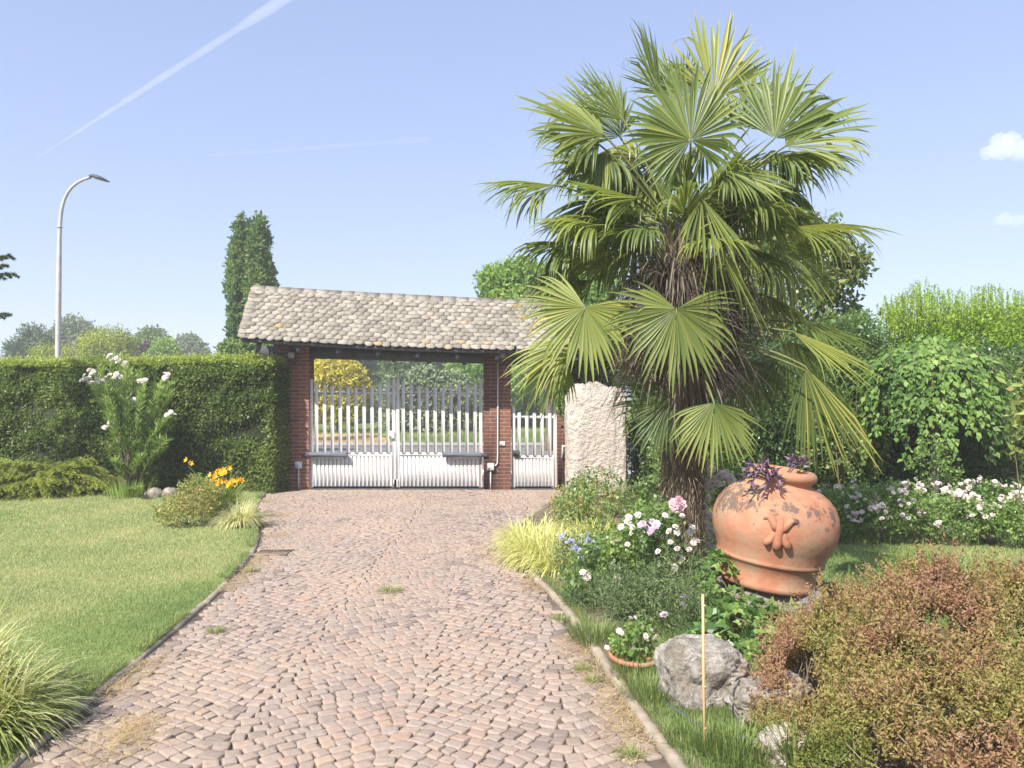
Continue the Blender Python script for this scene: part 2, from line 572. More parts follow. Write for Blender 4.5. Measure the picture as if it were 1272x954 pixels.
w = bpy.data.worlds.new('World')
sc.world = w
w.use_nodes = True
nt = w.node_tree
nt.nodes.clear()
sky = nt.nodes.new('ShaderNodeTexSky')
sky.sky_type = 'NISHITA'
sky.sun_disc = False
sky.sun_elevation = EL
sky.sun_rotation = math.atan2(sv.x, sv.y)
sky.air_density = 1.0
sky.dust_density = 1.2
sky.ozone_density = 4.5
bg = nt.nodes.new('ShaderNodeBackground')
bg.inputs['Strength'].default_value = .15
gm = nt.nodes.new('ShaderNodeGamma')          # hazy summer air: flatter sky gradient
gm.inputs['Gamma'].default_value = .47
tn = N(nt, 'ShaderNodeMix', data_type='RGBA', blend_type='MULTIPLY')
tn.inputs['Factor'].default_value = 1
tn.inputs['B'].default_value = (.86, .86, 1.04, 1)
nt.links.new(sky.outputs[0], gm.inputs['Color'])
nt.links.new(gm.outputs[0], tn.inputs['A'])
nt.links.new(tn.outputs['Result'], bg.inputs['Color'])
wo = nt.nodes.new('ShaderNodeOutputWorld')
nt.links.new(bg.outputs[0], wo.inputs['Surface'])
sc.view_settings.view_transform = 'Standard'
sc.view_settings.look = 'None'
sc.view_settings.exposure = 1.72
sc.view_settings.gamma = 1
sc.cycles.max_bounces = 8
sc.cycles.volume_bounces = 3
sc.cycles.transparent_max_bounces = 8

# ------------------------------------------------------------------ plan of the ground
kerb_l = smooth_line([G(x, y) for x, y in ((-60, 1035), (20, 950), (95, 885), (165, 828), (235, 770), (280, 727), (312, 694), (323, 668), (322, 645), (318, 630), (330, 613))], 70)
kerb_r = smooth_line([G(x, y) for x, y in ((870, 1010), (835, 950), (800, 905), (770, 860), (740, 815), (705, 765), (685, 738), (660, 716), (640, 700), (634, 680), (640, 655), (672, 632), (700, 618))], 80)
GY = 14.2        # gate plane

# earth to the horizon
m, nt, out = mat('earth')
n1 = noise(nt, .25, 6); n2 = noise(nt, 6, 6)
r1 = ramp(nt, [(.35, (.10, .15, .04)), (.55, (.17, .2, .06)), (.7, (.28, .23, .11))])
nt.links.new(n1.outputs['Fac'], r1.inputs['Fac'])
p = N(nt, 'ShaderNodeBsdfPrincipled'); p.inputs['Roughness'].default_value = .95; p.inputs['Specular IOR Level'].default_value = .1
nt.links.new(r1.outputs['Color'], p.inputs['Base Color'])
nt.links.new(p.outputs[0], out.inputs['Surface'])
poly_sheet('ground', [(-4000, -60), (4000, -60), (4000, 6000), (-4000, 6000)], -.06, m)

# bed soil right and left lawn
m_soil = surf_mat('soil', [(.3, (.09, .07, .045)), (.5, (.17, .13, .085)), (.75, (.2, .2, .09))], 5, .95, .8, 30, .03)
m_lawn = surf_mat('lawn_soil', [(.3, (.10, .16, .035)), (.5, (.17, .22, .06)), (.72, (.36, .33, .14))], .9, .95, .6, 60, .03)
lawn_l = [tuple(p[:2] + np.array([-.03, 0])) for p in kerb_l] + [(-4.0, 14.1), (-12, 15.6), (-16, 15.6), (-16, -3), (-3.4, -3)]
poly_sheet('lawn', lawn_l, .010, m_lawn)
bed_r = [tuple(p[:2] + np.array([.04, 0])) for p in kerb_r] + [(1.2, 14.6), (14, 14.6), (14, -3), (.9, -3)]
poly_sheet('garden_bed', bed_r, .02, m_soil)
lawn_r = [(1.9, 6.6), (2.2, 8.2), (3.5, 8.5), (7.5, 8.3), (7.5, 5.2), (4.2, 5.0), (2.6, 5.6)]
poly_sheet('lawn_right', lawn_r, .032, m_lawn)

# driveway bed (joint sand), under the setts
m_sand = surf_mat('joint_sand', [(.3, (.075, .06, .046)), (.55, (.14, .112, .084)), (.8, (.24, .195, .135))], 7, .95, .6, 80, .01)
drive = [tuple(p[:2]) for p in kerb_l] + [(-4.35, 13.2), (-4.35, 14.6), (1.1, 14.6)] + [tuple(p[:2]) for p in kerb_r[::-1]] + [(.9, 0.5), (-3.2, .5)]
poly_sheet('driveway_base', drive, -.012, m_sand)

# setts in waving courses
m, nt, out = mat('porphyry')
at = N(nt, 'ShaderNodeAttribute', attribute_name='rnd')
r = ramp(nt, [(0, (.21, .17, .15)), (.14, (.29, .235, .2)), (.34, (.345, .27, .222)), (.5, (.33, .275, .237)), (.66, (.37, .288, .232)), (.84, (.36, .258, .2)), (.93, (.42, .318, .228)), (1, (.44, .37, .29))])
nt.links.new(at.outputs['Fac'], r.inputs['Fac'])
n1 = noise(nt, 26, 8, .7); n2 = noise(nt, .8, 4)
mx = N(nt, 'ShaderNodeMix', data_type='RGBA', blend_type='MULTIPLY'); mx.inputs['Factor'].default_value = .8
rr = ramp(nt, [(.3, (.72, .70, .69)), (.7, (1.12, 1.1, 1.08))])
nt.links.new(n1.outputs['Fac'], rr.inputs['Fac'])
nt.links.new(r.outputs['Color'], mx.inputs['A']); nt.links.new(rr.outputs['Color'], mx.inputs['B'])
mx2 = N(nt, 'ShaderNodeMix', data_type='RGBA')
rr2 = ramp(nt, [(.42, (0, 0, 0)), (.68, (.4, .4, .4))])
nt.links.new(n2.outputs['Fac'], rr2.inputs['Fac'])
nt.links.new(rr2.outputs['Color'], mx2.inputs['Factor'])
nt.links.new(mx.outputs['Result'], mx2.inputs['A']); mx2.inputs['B'].default_value = (.41, .315, .22, 1)
p = N(nt, 'ShaderNodeBsdfPrincipled'); p.inputs['Roughness'].default_value = .72; p.inputs['Specular IOR Level'].default_value = .3
nt.links.new(mx2.outputs['Result'], p.inputs['Base Color'])
b = N(nt, 'ShaderNodeBump', i_Strength=.5, i_Distance=.006)
nb = noise(nt, 45, 6, .7)
nt.links.new(nb.outputs['Fac'], b.inputs['Height']); nt.links.new(b.outputs[0], p.inputs['Normal'])
nt.links.new(p.outputs[0], out.inputs['Surface'])
M['porphyry'] = m


def setts():
    rs = np.random.RandomState(4)
    A, PER, X0, pitch = .2, 1.62, -.55, .086
    cs, ang, sz = [], [], []
    xs = np.linspace(-5.2, 2.2, 4000)
    k = 2 * math.pi / PER
    # zig-zag rounded wave
    yo = A * (np.cos(k * (xs - X0)) + .12 * np.cos(3 * k * (xs - X0)))
    sl_ = np.gradient(yo, xs)
    arc = np.r_[0, np.cumsum(np.sqrt(1 + sl_[1:] ** 2) * np.diff(xs))]
    for i in range(int((14.9 - .3) / pitch)):
        v = .4 + i * pitch
        s0 = rs.uniform(0, .1)
        st = []
        while s0 < arc[-1]:
            wd = rs.choice([.07, .078, .086, .094, .104]) * rs.uniform(.95, 1.05)
            st.append((s0 + wd / 2, wd)); s0 += wd
        st = np.array(st)
        x = np.interp(st[:, 0], arc, xs)
        sl1 = np.interp(x, xs, sl_)
        y = v + np.interp(x, xs, yo) + .02 * np.sin(x * 1.7 + v * .9) + rs.normal(size=len(x)) * .004
        cs.append(np.stack([x, y], 1)); ang.append(np.arctan(sl1) + rs.normal(size=len(x)) * .05)
        sz.append(np.stack([st[:, 1], pitch * np.cos(np.arctan(sl1))], 1))
    c = np.concatenate(cs); a = np.concatenate(ang); s = np.concatenate(sz)
    poly = [tuple(p[:2] + np.array([.05, 0])) for p in kerb_l] + [(-4.3, 13.3), (-4.3, 14.25), (1.1, 14.25)] + [tuple(p[:2] + np.array([-.05, 0])) for p in kerb_r[::-1]] + [(.9, .5), (-3.2, .5)]
    ins = inpoly(c[:, 0], c[:, 1], poly) & (c[:, 1] > 2.2)
    c, a, s = c[ins], a[ins], s[ins]
    n = len(c)
    # 12-gon rounded square
    th = (np.arange(12) + .5) / 12 * 2 * math.pi
    q = np.stack([np.sign(np.cos(th)) * np.abs(np.cos(th)) ** .2, np.sign(np.sin(th)) * np.abs(np.sin(th)) ** .2], -1)
    q = q / q.max() * .5
    gap = .003 + rs.rand(n, 1) * .008
    d = s - gap
    ring = q[None] * d[:, None, :] * (1 + rs.normal(size=(n, 12, 1)) * .035)
    ring = ring + rs.normal(size=(n, 1, 2)) * .002
    # skew corners
    ring[:, :, 0] += ring[:, :, 1] * rs.normal(size=(n, 1)) * .12
    ring[:, :, 1] += ring[:, :, 0] * rs.normal(size=(n, 1)) * .08
    ca, sa = np.cos(a)[:, None], np.sin(a)[:, None]
    rx = ring[:, :, 0] * ca - ring[:, :, 1] * sa
    ry = ring[:, :, 0] * sa + ring[:, :, 1] * ca
    hz = rs.normal(size=n) * .0022
    tx, ty = rs.normal(size=(2, n, 1)) * .022
    vs = []
    for f, dz in ((.6, .0006), (.92, .0002), (.98, -.0025), (1.0, -.03)):
        x = rx * f; y = ry * f
        z = hz[:, None] + dz + (x * tx + y * ty)
        vs.append(np.stack([x + c[:, :1], y + c[:, 1:], z], -1))
    ctr = np.concatenate([c, (hz + .0007)[:, None]], 1)[:, None, :]
    v = np.concatenate(vs + [ctr], 1)
    m_ = v.shape[1]
    f4 = []
    for L_ in range(3):
        for j in range(12):
            f4.append([L_ * 12 + j, (L_ + 1) * 12 + j, (L_ + 1) * 12 + (j + 1) % 12, L_ * 12 + (j + 1) % 12])
    f3 = [[48, j, (j + 1) % 12] for j in range(12)]
    o = np.arange(n)[:, None, None] * m_
    tn = np.clip(rs.rand(n) * .8 + .3 * (wob(np.c_[c, c[:, :1] * 0], 3.0, 7) - .35), 0, 1)
    mb = MB().add(v.reshape(-1, 3), (o + np.array(f4)[None]).reshape(-1, 4), (o + np.array(f3)[None]).reshape(-1, 3), np.repeat(tn, m_))
    ob = mb.build('driveway', M['porphyry'], kind='structure')
    ob['label'] = 'driveway of pinkish square stone setts laid in waves'
    return ob


setts()

# kerbs
m_kerb = surf_mat('kerb_stone', [(.3, (.22, .185, .14)), (.6, (.32, .27, .205)), (.8, (.42, .36, .28))], 9, .9, .5, 50, .01)


def kerb(name, line, side, wdt, zt):
    L_ = np.asarray(line)[:, :2]
    t = nrm(np.gradient(L_, axis=0)); nn = np.stack([t[:, 1], -t[:, 0]], 1) * side
    rs = np.random.RandomState(3)
    mb = MB()
    d = np.r_[0, np.cumsum(np.linalg.norm(np.diff(L_, axis=0), axis=1))]
    s0 = 0
    while s0 < d[-1] - .05:
        s1 = min(s0 + rs.uniform(.55, .8), d[-1])
        ss = np.linspace(s0 + .004, s1 - .004, 6)
        x = np.stack([np.interp(ss, d, L_[:, i]) for i in (0, 1)], 1)
        nx = np.stack([np.interp(ss, d, nn[:, i]) for i in (0, 1)], 1)
        zz = zt + rs.normal() * .006
        jo = rs.normal() * .008
        prof = [(0, -.06), (0, zz - .015), (.014, zz), (wdt - .014, zz), (wdt, zz - .015), (wdt, -.06)]
        v = np.stack([np.c_[x + nx * (a + jo), np.full(len(x), b_)] for a, b_ in prof], 1)
        f = [[i * 6 + j, (i + 1) * 6 + j, (i + 1) * 6 + j + 1, i * 6 + j + 1] for i in range(5) for j in range(5)]
        f += [[0, 1, 4, 5], [1, 2, 3, 4], [30, 31, 34, 35], [31, 32, 33, 34]]
        mb.add(v.reshape(-1, 3), f)
        s0 = s1
    return mb.build(name, m_kerb, kind='structure')


kerb('kerb_left', kerb_l, -1, .06, .015)
kerb('kerb_right', kerb_r, 1, .06, .028)

# road, far kerb and field beyond the gate
m_asph = surf_mat('asphalt', [(.3, (.13, .125, .12)), (.7, (.21, .2, .19))], 30, .9, .3, 120, .01)
poly_sheet('road', [(-300, 18.2), (300, 18.2), (300, 28), (-300, 28)], -.045, m_asph)
m_conc = surf_mat('concrete', [(.3, (.26, .25, .235)), (.7, (.36, .345, .32))], 6, .9, .3, 80, .01)
poly_sheet('apron', [(-5, 14.32), (1.8, 14.32), (3, 18.2), (-6.2, 18.2)], -.02, m_conc)
MB().box((-300, 28, -.06), (300, 28.2, .1), bev=.02).build('road_kerb', m_conc, kind='structure')
m_field = surf_mat('dry_field', [(.3, (.34, .28, .14)), (.5, (.5, .38, .2)), (.75, (.56, .44, .26))], .5, .95, .5, 30, .05)
poly_sheet('dry_field', [(-40, 28.3), (-4.9, 28.3), (-5.2, 33), (-6.5, 38), (-40, 39)], -.05, m_field)
m_verge = surf_mat('verge', [(.3, (.15, .22, .045)), (.7, (.3, .36, .09))], .6, .95, .5, 30, .05)
poly_sheet('verge', [(-4.8, 28.3), (60, 28.3), (60, 46), (-40, 46), (-40, 39.1), (-6.4, 38.1), (-5.1, 33)], -.052, m_verge)

# ------------------------------------------------------------------ gate structure
m, nt, out = mat('brick')
tc = nt.nodes.new('ShaderNodeTexCoord')
sx = nt.nodes.new('ShaderNodeSeparateXYZ'); nt.links.new(tc.outputs['Object'], sx.inputs[0])
ad = N(nt, 'ShaderNodeMath', operation='ADD'); nt.links.new(sx.outputs[0], ad.inputs[0]); nt.links.new(sx.outputs[1], ad.inputs[1])
cb = nt.nodes.new('ShaderNodeCombineXYZ'); nt.links.new(ad.outputs[0], cb.inputs[0]); nt.links.new(sx.outputs[2], cb.inputs[1])
bt = nt.nodes.new('ShaderNodeTexBrick')
bt.inputs['Scale'].default_value = 1
bt.inputs['Brick Width'].default_value = .25; bt.inputs['Row Height'].default_value = .068
bt.inputs['Mortar Size'].default_value = .006; bt.inputs['Mortar Smooth'].default_value = .2
bt.inputs['Color1'].default_value = (.29, .115, .078, 1); bt.inputs['Color2'].default_value = (.2, .095, .07, 1); bt.inputs['Mortar'].default_value = (.38, .31, .26, 1)
nt.links.new(cb.outputs[0], bt.inputs['Vector'])
n1 = noise(nt, 16, 6)
rr = ramp(nt, [(.3, (.75, .75, .75)), (.7, (1.15, 1.12, 1.1))]); nt.links.new(n1.outputs['Fac'], rr.inputs['Fac'])
mx = N(nt, 'ShaderNodeMix', data_type='RGBA', blend_type='MULTIPLY'); mx.inputs['Factor'].default_value = 1
nt.links.new(bt.outputs['Color'], mx.inputs['A']); nt.links.new(rr.outputs['Color'], mx.inputs['B'])
p = N(nt, 'ShaderNodeBsdfPrincipled'); p.inputs['Roughness'].default_value = .85; p.inputs['Specular IOR Level'].default_value = .2
nt.links.new(mx.outputs['Result'], p.inputs['Base Color'])
b = N(nt, 'ShaderNodeBump', i_Strength=.6, i_Distance=.01); b.invert = True
nt.links.new(bt.outputs['Fac'], b.inputs['Height']); nt.links.new(b.outputs[0], p.inputs['Normal'])
nt.links.new(p.outputs[0], out.inputs['Surface'])
M['brick'] = m
m_white = surf_mat('white_paint', [(.3, (.68, .67, .65)), (.6, (.76, .75, .73)), (.8, (.79, .78, .765))], 3, .5, .05, 60, .002, scale2=5, stops2=(.5, .42, .34), fac2=.2)
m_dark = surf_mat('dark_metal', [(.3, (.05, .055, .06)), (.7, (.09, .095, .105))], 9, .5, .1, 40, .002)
m_grey = surf_mat('grey_casing', [(.3, (.12, .135, .16)), (.7, (.17, .19, .215))], 9, .5, .05, 40, .002)
m_pvc = surf_mat('pale_plastic', [(.3, (.55, .54, .5)), (.7, (.66, .65, .61))], 6, .5, 0)
m_wood = surf_mat('dark_wood', [(.3, (.055, .056, .068)), (.7, (.095, .097, .115))], 10, .7, .4, 30, .005)
m_glass = surf_mat('lamp_glass', [(.3, (.3, .3, .28)), (.7, (.4, .4, .37))], 5, .2, 0, spec=.5)
PF = 14.1   # front faces of the pillars


def zy(y, Y):
    return H - (y - HY) / F * Y


def xx(x, Y):
    return (x - CX) / F * Y


def pillar(x0, x1, zt, label):
    X0, X1 = xx(x0, PF), xx(x1, PF)
    mb = MB().box((X0, PF, -.05), (X1, PF + .36, zt), bev=.006)
    return mb.build('brick_pillar', M['brick'], loc=((X0 + X1) / 2, PF + .25, 0), label=label, cat='pillar', group='brick pillars carrying the gate roof')


pillar(345, 384, 2.62, 'brown brick pillar beside the clipped hedge, left of the double gate')
pillar(600.5, 634.5, 2.50, 'red brick pillar between the double gate and the small gate')
pillar(692.5, 722, 2.46, 'brick pillar half hidden behind the rough pale stone monolith')


def gate_leaf(x0, x1, hinge, label):
    """a leaf of the double gate in plane GY, from pixel x0 to x1"""
    X0, X1 = xx(x0, GY), xx(x1, GY)
    t = thing('gate_leaf', ((X0 + X1) / 2, GY, 0), label, 'gate', 'leaves of the white double gate')
    zb, zs, zm, zt = .03, zy(597, GY), zy(564.5, GY), zy(488.5, GY)
    wS = .06
    for X in (X0 + wS / 2, X1 - wS / 2):
        top = zy(471, GY)
        MB().box((X - wS / 2, GY - .03, zb), (X + wS / 2, GY + .03, top), bev=.006).build('stile', m_white, t)
    for z, h in ((zt, .045), (zm, .07)):
        MB().box((X0 + wS, GY - .018, z - h / 2), (X1 - wS, GY + .018, z + h / 2), bev=.004).build('rail', m_white, t)
    MB().box((X0 + wS, GY + .004, zs), (X1 - wS, GY + .012, zm - .03)).build('panel', m_white, t)
    n = 10
    for i in range(n):
        u = (i + .5 + .0) / n
        X = X0 + wS + (X1 - X0 - 2 * wS) * u
        s = abs(u - .5) * 2
        zt_ = zy(480 - 8 * s ** 2, GY)
        w_ = .031
        mb = MB().box((X - w_, GY - .042, zm + .03), (X + w_, GY - .022, zt_ - .03), bev=.004)
        mb.add([(X - w_, GY - .042, zt_ - .03), (X + w_, GY - .042, zt_ - .03), (X + w_, GY - .022, zt_ - .03), (X - w_, GY - .022, zt_ - .03),
                (X - w_ * .4, GY - .042, zt_), (X + w_ * .4, GY - .042, zt_), (X + w_ * .4, GY - .022, zt_), (X - w_ * .4, GY - .022, zt_)],
               [[0, 1, 5, 4], [1, 2, 6, 5], [2, 3, 7, 6], [3, 0, 4, 7], [4, 5, 6, 7]])
        mb.build('picket', m_white, t)
    n = 20
    for i in range(n):
        X = X0 + wS + (X1 - X0 - 2 * wS) * (i + .5) / n
        w_ = .021
        MB().box((X - .027, GY - .019, zb + .02), (X + .027, GY + .003, zm - .036), bev=.005).build('slat', m_white, t)
    MB().box((X0 + wS, GY + .014, .02), (X1 - wS, GY + .03, zs - .05)).build('slat_gap_shade', m_dark, t)  # dark box added in place of the shade behind the slat gaps
    # swing operator
    sgn = 1 if hinge == 'l' else -1
    Xh = X0 if hinge == 'l' else X1
    zo = zy(565, GY) + .02
    op = MB().box((min(Xh - sgn * .0, Xh + sgn * .72), GY - .16, zo - .055), (max(Xh, Xh + sgn * .72), GY - .07, zo + .03), bev=.02).build('gate_motor', m_grey, t)
    MB().box((min(Xh - sgn * .1, Xh + sgn * .04), GY - .135, zo - .05), (max(Xh - sgn * .1, Xh + sgn * .04), GY - .085, zo + .0), bev=.006).build('bracket', m_dark, op)
    MB().box((min(Xh + sgn * .6, Xh + sgn * .68), GY - .08, zo - .03), (max(Xh + sgn * .6, Xh + sgn * .68), GY - .03, zo + .01)).build('mount', m_dark, op)
    for z in (.25, 1.72):
        MB().tube([(Xh - sgn * .02, GY - .01, z), (Xh - sgn * .02, GY - .01, z + .11)], .022, 10).build('hinge', m_white, t)
    Xc = X1 if hinge == 'l' else X0
    MB().box((Xc - .035, GY - .062, .04), (Xc + .035, GY - .045, .19), bev=.006).build('drop_bolt', m_white, t)
    if hinge == 'l':
        MB().box((Xc - .11, GY - .075, zy(545, GY)), (Xc - .01, GY - .045, zy(535, GY)), bev=.01).build('lock_box', m_white, t)
    return t


gate_leaf(384.8, 491.2, 'l', 'left leaf of the white double driveway gate, next to the yellow conifer view')
gate_leaf(492.2, 599.2, 'r', 'right leaf of the white double driveway gate, against the red brick pillar')


def small_gate():
    X0, X1 = xx(636, GY), xx(691.5, GY)
    t = thing('pedestrian_gate', ((X0 + X1) / 2, GY, 0), 'narrow white pedestrian gate beside the rough stone monolith', 'gate')
    zb, zs, zm, zt = .03, zy(600, GY), zy(568, GY), zy(518, GY)
    for X in (X0 + .03, X1 - .03):
        MB().box((X - .03, GY - .03, zb), (X + .03, GY + .03, zy(506, GY)), bev=.006).build('stile', m_white, t)
    for z, h in ((zt, .045), (zm, .06)):
        MB().box((X0 + .06, GY - .018, z - h / 2), (X1 - .06, GY + .018, z + h / 2), bev=.004).build('rail', m_white, t)
    MB().box((X0 + .06, GY + .004, zs + .02), (X1 - .06, GY + .012, zm - .03)).build('panel', m_white, t)
    for i in range(5):
        X = X0 + .06 + (X1 - X0 - .12) * (i + .5) / 5
        MB().box((X - .03, GY - .042, zm + .03), (X + .03, GY - .022, zy(512, GY)), bev=.004).build('picket', m_white, t)
    for i in range(11):
        X = X0 + .06 + (X1 - X0 - .12) * (i + .5) / 11
        MB().box((X - .024, GY - .019, zb + .02), (X + .024, GY + .003, zm - .031), bev=.005).build('slat', m_white, t)
    MB().box((X0 + .06, GY + .014, .02), (X1 - .06, GY + .03, zs - .03)).build('slat_gap_shade', m_dark, t)  # same added dark backing, shade of the gaps put in as colour
    lk = MB().box((X0 + .02, GY - .07, zy(567, GY)), (X0 + .13, GY - .045, zy(559, GY)), bev=.006).build('lock', m_dark, t)
    MB().tube([(X0 + .05, GY - .06, zy(562, GY)), (X0 + .05, GY - .11, zy(562, GY)), (X0 + .15, GY - .115, zy(562, GY))], .011, 8).build('handle', m_dark, lk)


small_gate()
MB().box((xx(384, GY), GY - .1, -.03), (xx(600, GY), GY + .1, .014), bev=.003).build('gate_threshold', m_dark, loc=(-2, GY, 0), label='dark metal threshold strip under the double gate', cat='threshold')
MB().box((xx(635.5, GY), GY - .1, -.03), (xx(692, GY), GY + .1, .014), bev=.003).build('gate_threshold', m_dark, loc=(.4, GY, 0), label='short dark metal threshold strip under the narrow gate', cat='threshold')


def jbox(x, y0, y1, label, pipes):
    Y = PF
    t = thing('junction_box', P(x, (y0 + y1) / 2, Y), label, 'electric box', 'junction boxes on the gate pillars')
    MB().box((xx(x - 4.2, Y), Y - .07, zy(y1, Y)), (xx(x + 4.2, Y), Y - .002, zy(y0, Y)), bev=.008).build('casing', m_pvc, t)
    for pts in pipes:
        MB().tube([(xx(a, Y), Y - .025, zy(b_, Y)) for a, b_ in pts], .013, 8).build('conduit', m_pvc, t, smooth=True)


jbox(371.5, 573, 582, 'pale junction box on the brown pillar by the hedge', [[(371.5, 582), (371.5, 608)]])
jbox(609.5, 575, 584, 'pale junction box with a long conduit on the red middle pillar', [[(609.5, 584), (609.5, 608)], [(612, 578), (616, 578), (618, 575), (618.3, 565), (618.5, 520), (618.5, 450)]])
pl = MB().box((xx(620.5, PF), PF - .025, zy(554, PF)), (xx(627.5, PF), PF - .002, zy(548.5, PF)), bev=.006)
pl.build('switch_plate', m_pvc, loc=P(624, 551, PF), label='small square cream plate on the red brick pillar', cat='switch plate')
t = thing('intercom', P(701, 561, PF), 'black intercom panel in a white frame on the pillar beside the monolith', 'intercom')
MB().box((xx(697.5, PF), PF - .04, zy(569, PF)), (xx(706, PF), PF - .002, zy(553, PF)), bev=.006).build('frame', m_pvc, t)
MB().box((xx(699.2, PF), PF - .05, zy(567.5, PF)), (xx(705, PF), PF - .041, zy(554.5, PF)), bev=.003).build('panel', m_dark, t)


def lantern(x, label):
    Y = PF
    zb = zy(455, Y)
    X = xx(x, Y)
    t = thing('wall_lantern', (X, Y, zb), label, 'lantern', 'lanterns on the gate pillars')
    MB().tube([(X, Y - .01, zb + .32), (X, Y - .01, zb + .02)], .028, 8).build('back_plate', m_dark, t)
    MB().tube([(X, Y - .02, zb + .1), (X, Y - .1, zb + .06), (X, Y - .15, zb + .1), (X, Y - .15, zb + .13)], .012, 7).build('arm', m_dark, t, smooth=True)
    mb = MB().lathe([(.0, .0), (.05, .0), (.075, .02), (.07, .03), (.02, .035)], 12, (X, Y - .15, zb + .10))
    mb.build('base_cap', m_dark, t)
    MB().lathe([(.03, 0), (.055, .02), (.06, .1), (.045, .12)], 12, (X, Y - .15, zb + .13)).build('glass', m_glass, t, smooth=True)
    MB().lathe([(.08, 0), (.05, .04), (.015, .06), (0, .08)], 12, (X, Y - .15, zb + .25)).build('top_cap', m_dark, t)


lantern(365, 'dark wall lantern on the brown pillar at the hedge')
lantern(625, 'dark wall lantern on the middle pillar, behind palm fronds')


def roof():
    # eave front Y=13.25, ridge Y=14.35, back eave Y=15.45 ; sinks to the right
    Yr, Ye = 14.3, 13.3
    def ridge(u): return np.array([xx(315, Yr) * (1 - u) + xx(724, Yr) * u, Yr, zy(357, Yr) * (1 - u) + zy(377.5, Yr) * u + .0 - .03 * math.sin(u * math.pi)])
    def eave(u): return np.array([xx(297, Ye) * (1 - u) + xx(740, Ye) * u, Ye, zy(420.5, Ye) * (1 - u) + zy(436.5, Ye) * u - .06 * math.sin(u * math.pi)])
    t = thing('gate_roof', (-1.8, Yr, 2.4), 'sagging pitched gate roof of rounded grey stone slates on dark beams', 'roof')
    m, nt, out = mat('slate')
    at = N(nt, 'ShaderNodeAttribute', attribute_name='rnd')
    r = ramp(nt, [(0, (.22, .197, .165)), (.3, (.28, .252, .213)), (.65, (.325, .292, .245)), (.955, (.38, .34, .285)), (.985, (.38, .30, .19)), (1, (.38, .25, .13))])
    nt.links.new(at.outputs['Fac'], r.inputs['Fac'])
    n1 = noise(nt, 22, 7, .7)
    rr = ramp(nt, [(.32, (.62, .62, .6)), (.68, (1.15, 1.15, 1.15))]); nt.links.new(n1.outputs['Fac'], rr.inputs['Fac'])
    mx = N(nt, 'ShaderNodeMix', data_type='RGBA', blend_type='MULTIPLY'); mx.inputs['Factor'].default_value = .9
    nt.links.new(r.outputs['Color'], mx.inputs['A']); nt.links.new(rr.outputs['Color'], mx.inputs['B'])
    p = N(nt, 'ShaderNodeBsdfPrincipled'); p.inputs['Roughness'].default_value = .85; p.inputs['Specular IOR Level'].default_value = .2
    nt.links.new(mx.outputs['Result'], p.inputs['Base Color'])
    b = N(nt, 'ShaderNodeBump', i_Strength=.6, i_Distance=.012); nt.links.new(n1.outputs['Fac'], b.inputs['Height']); nt.links.new(b.outputs[0], p.inputs['Normal'])
    nt.links.new(p.outputs[0], out.inputs['Surface'])
    rs = np.random.RandomState(8)
    for side in (0, 1):
        mb = MB()
        rows = 13
        for i in range(rows):
            v0 = i / rows            # top of the row fraction from the eave
            ncol = 40
            for j in range(-1, ncol + 1):
                u = (j + .5 + (.5 if i % 2 else 0) + rs.normal() * .08) / ncol
                if u < .004 or u > .996:
                    u = min(max(u, .008), .992)
                e, g = eave(u), ridge(u)
                d = g - e
                Ls = np.linalg.norm(d); d = d / Ls
                ax = nrm(eave(1) - eave(0))
                n_ = nrm(np.cross(ax, d))
                if n_[2] < 0: n_ = -n_
                w_ = (5.95 / ncol) * rs.uniform(.9, 1.2) * .57
                L_ = min(Ls / rows * rs.uniform(1.85, 2.1), Ls * (1 - v0) + .01)
                p0 = e + d * (Ls * v0 + rs.normal() * .008 - .015)
                # scalloped outline: lower edge rounded
                an = np.linspace(math.pi, 2 * math.pi, 7) + rs.normal(size=7) * .06
                ol = [(math.cos(a) * w_ * (1 - .12 * abs(math.sin(a))), .055 + math.sin(a) * .055 + rs.normal() * .007) for a in an] + [(w_ * .95, L_), (-w_ * .95, L_)]
                th = rs.uniform(.010, .017)
                tilt = .045 / L_
                lift = .016 + rs.uniform(0, .008)
                top, bot = [], []
                for a_, b_ in ol:
                    q = p0 + ax * a_ + d * b_ + n_ * (lift + .022 * (1 - b_ / L_) - .0)
                    top.append(q); bot.append(q - n_ * th)
                v = np.array(top + bot)
                if side:
                    v[:, 1] = 2 * Yr - v[:, 1]
                k = len(ol)
                c0 = v[:k].mean(0); 
                vv = np.vstack([v, c0])
                f3 = [[2 * k, a, (a + 1) % k] for a in range(k)]
                f4 = [[a, a + k, (a + 1) % k + k, (a + 1) % k] for a in range(k)]
                if side:
                    f3 = [q[::-1] for q in f3]; f4 = [q[::-1] for q in f4]
                mb.add(vv, f4, f3, np.clip(rs.rand() ** 1.05, 0, 1))
        mb.build('slate_slope', m, t)
    # ridge cap slabs
    mb = MB()
    for j in range(26):
        u0, u1 = j / 26, (j + 1) / 26
        a, b_ = ridge(u0), ridge(u1)
        dz = rs.uniform(-.003, .004)
        for s_ in (-1, 1):
            v = [a + [0, 0, .045 + dz], b_ + [0, 0, .045 + dz], b_ + [0, s_ * .13, -.08 + dz], a + [0, s_ * .13, -.08 + dz]]
            v = np.array(v)
            v2 = v - np.array([0, 0, .03])
            mb.add(np.vstack([v, v2]), [[0, 1, 2, 3], [7, 6, 5, 4], [0, 4, 5, 1], [1, 5, 6, 2], [2, 6, 7, 3], [3, 7, 4, 0]], None, rs.rand())
    mb.build('ridge_cap', m, t)
    # boarding under the slates
    mb = MB()
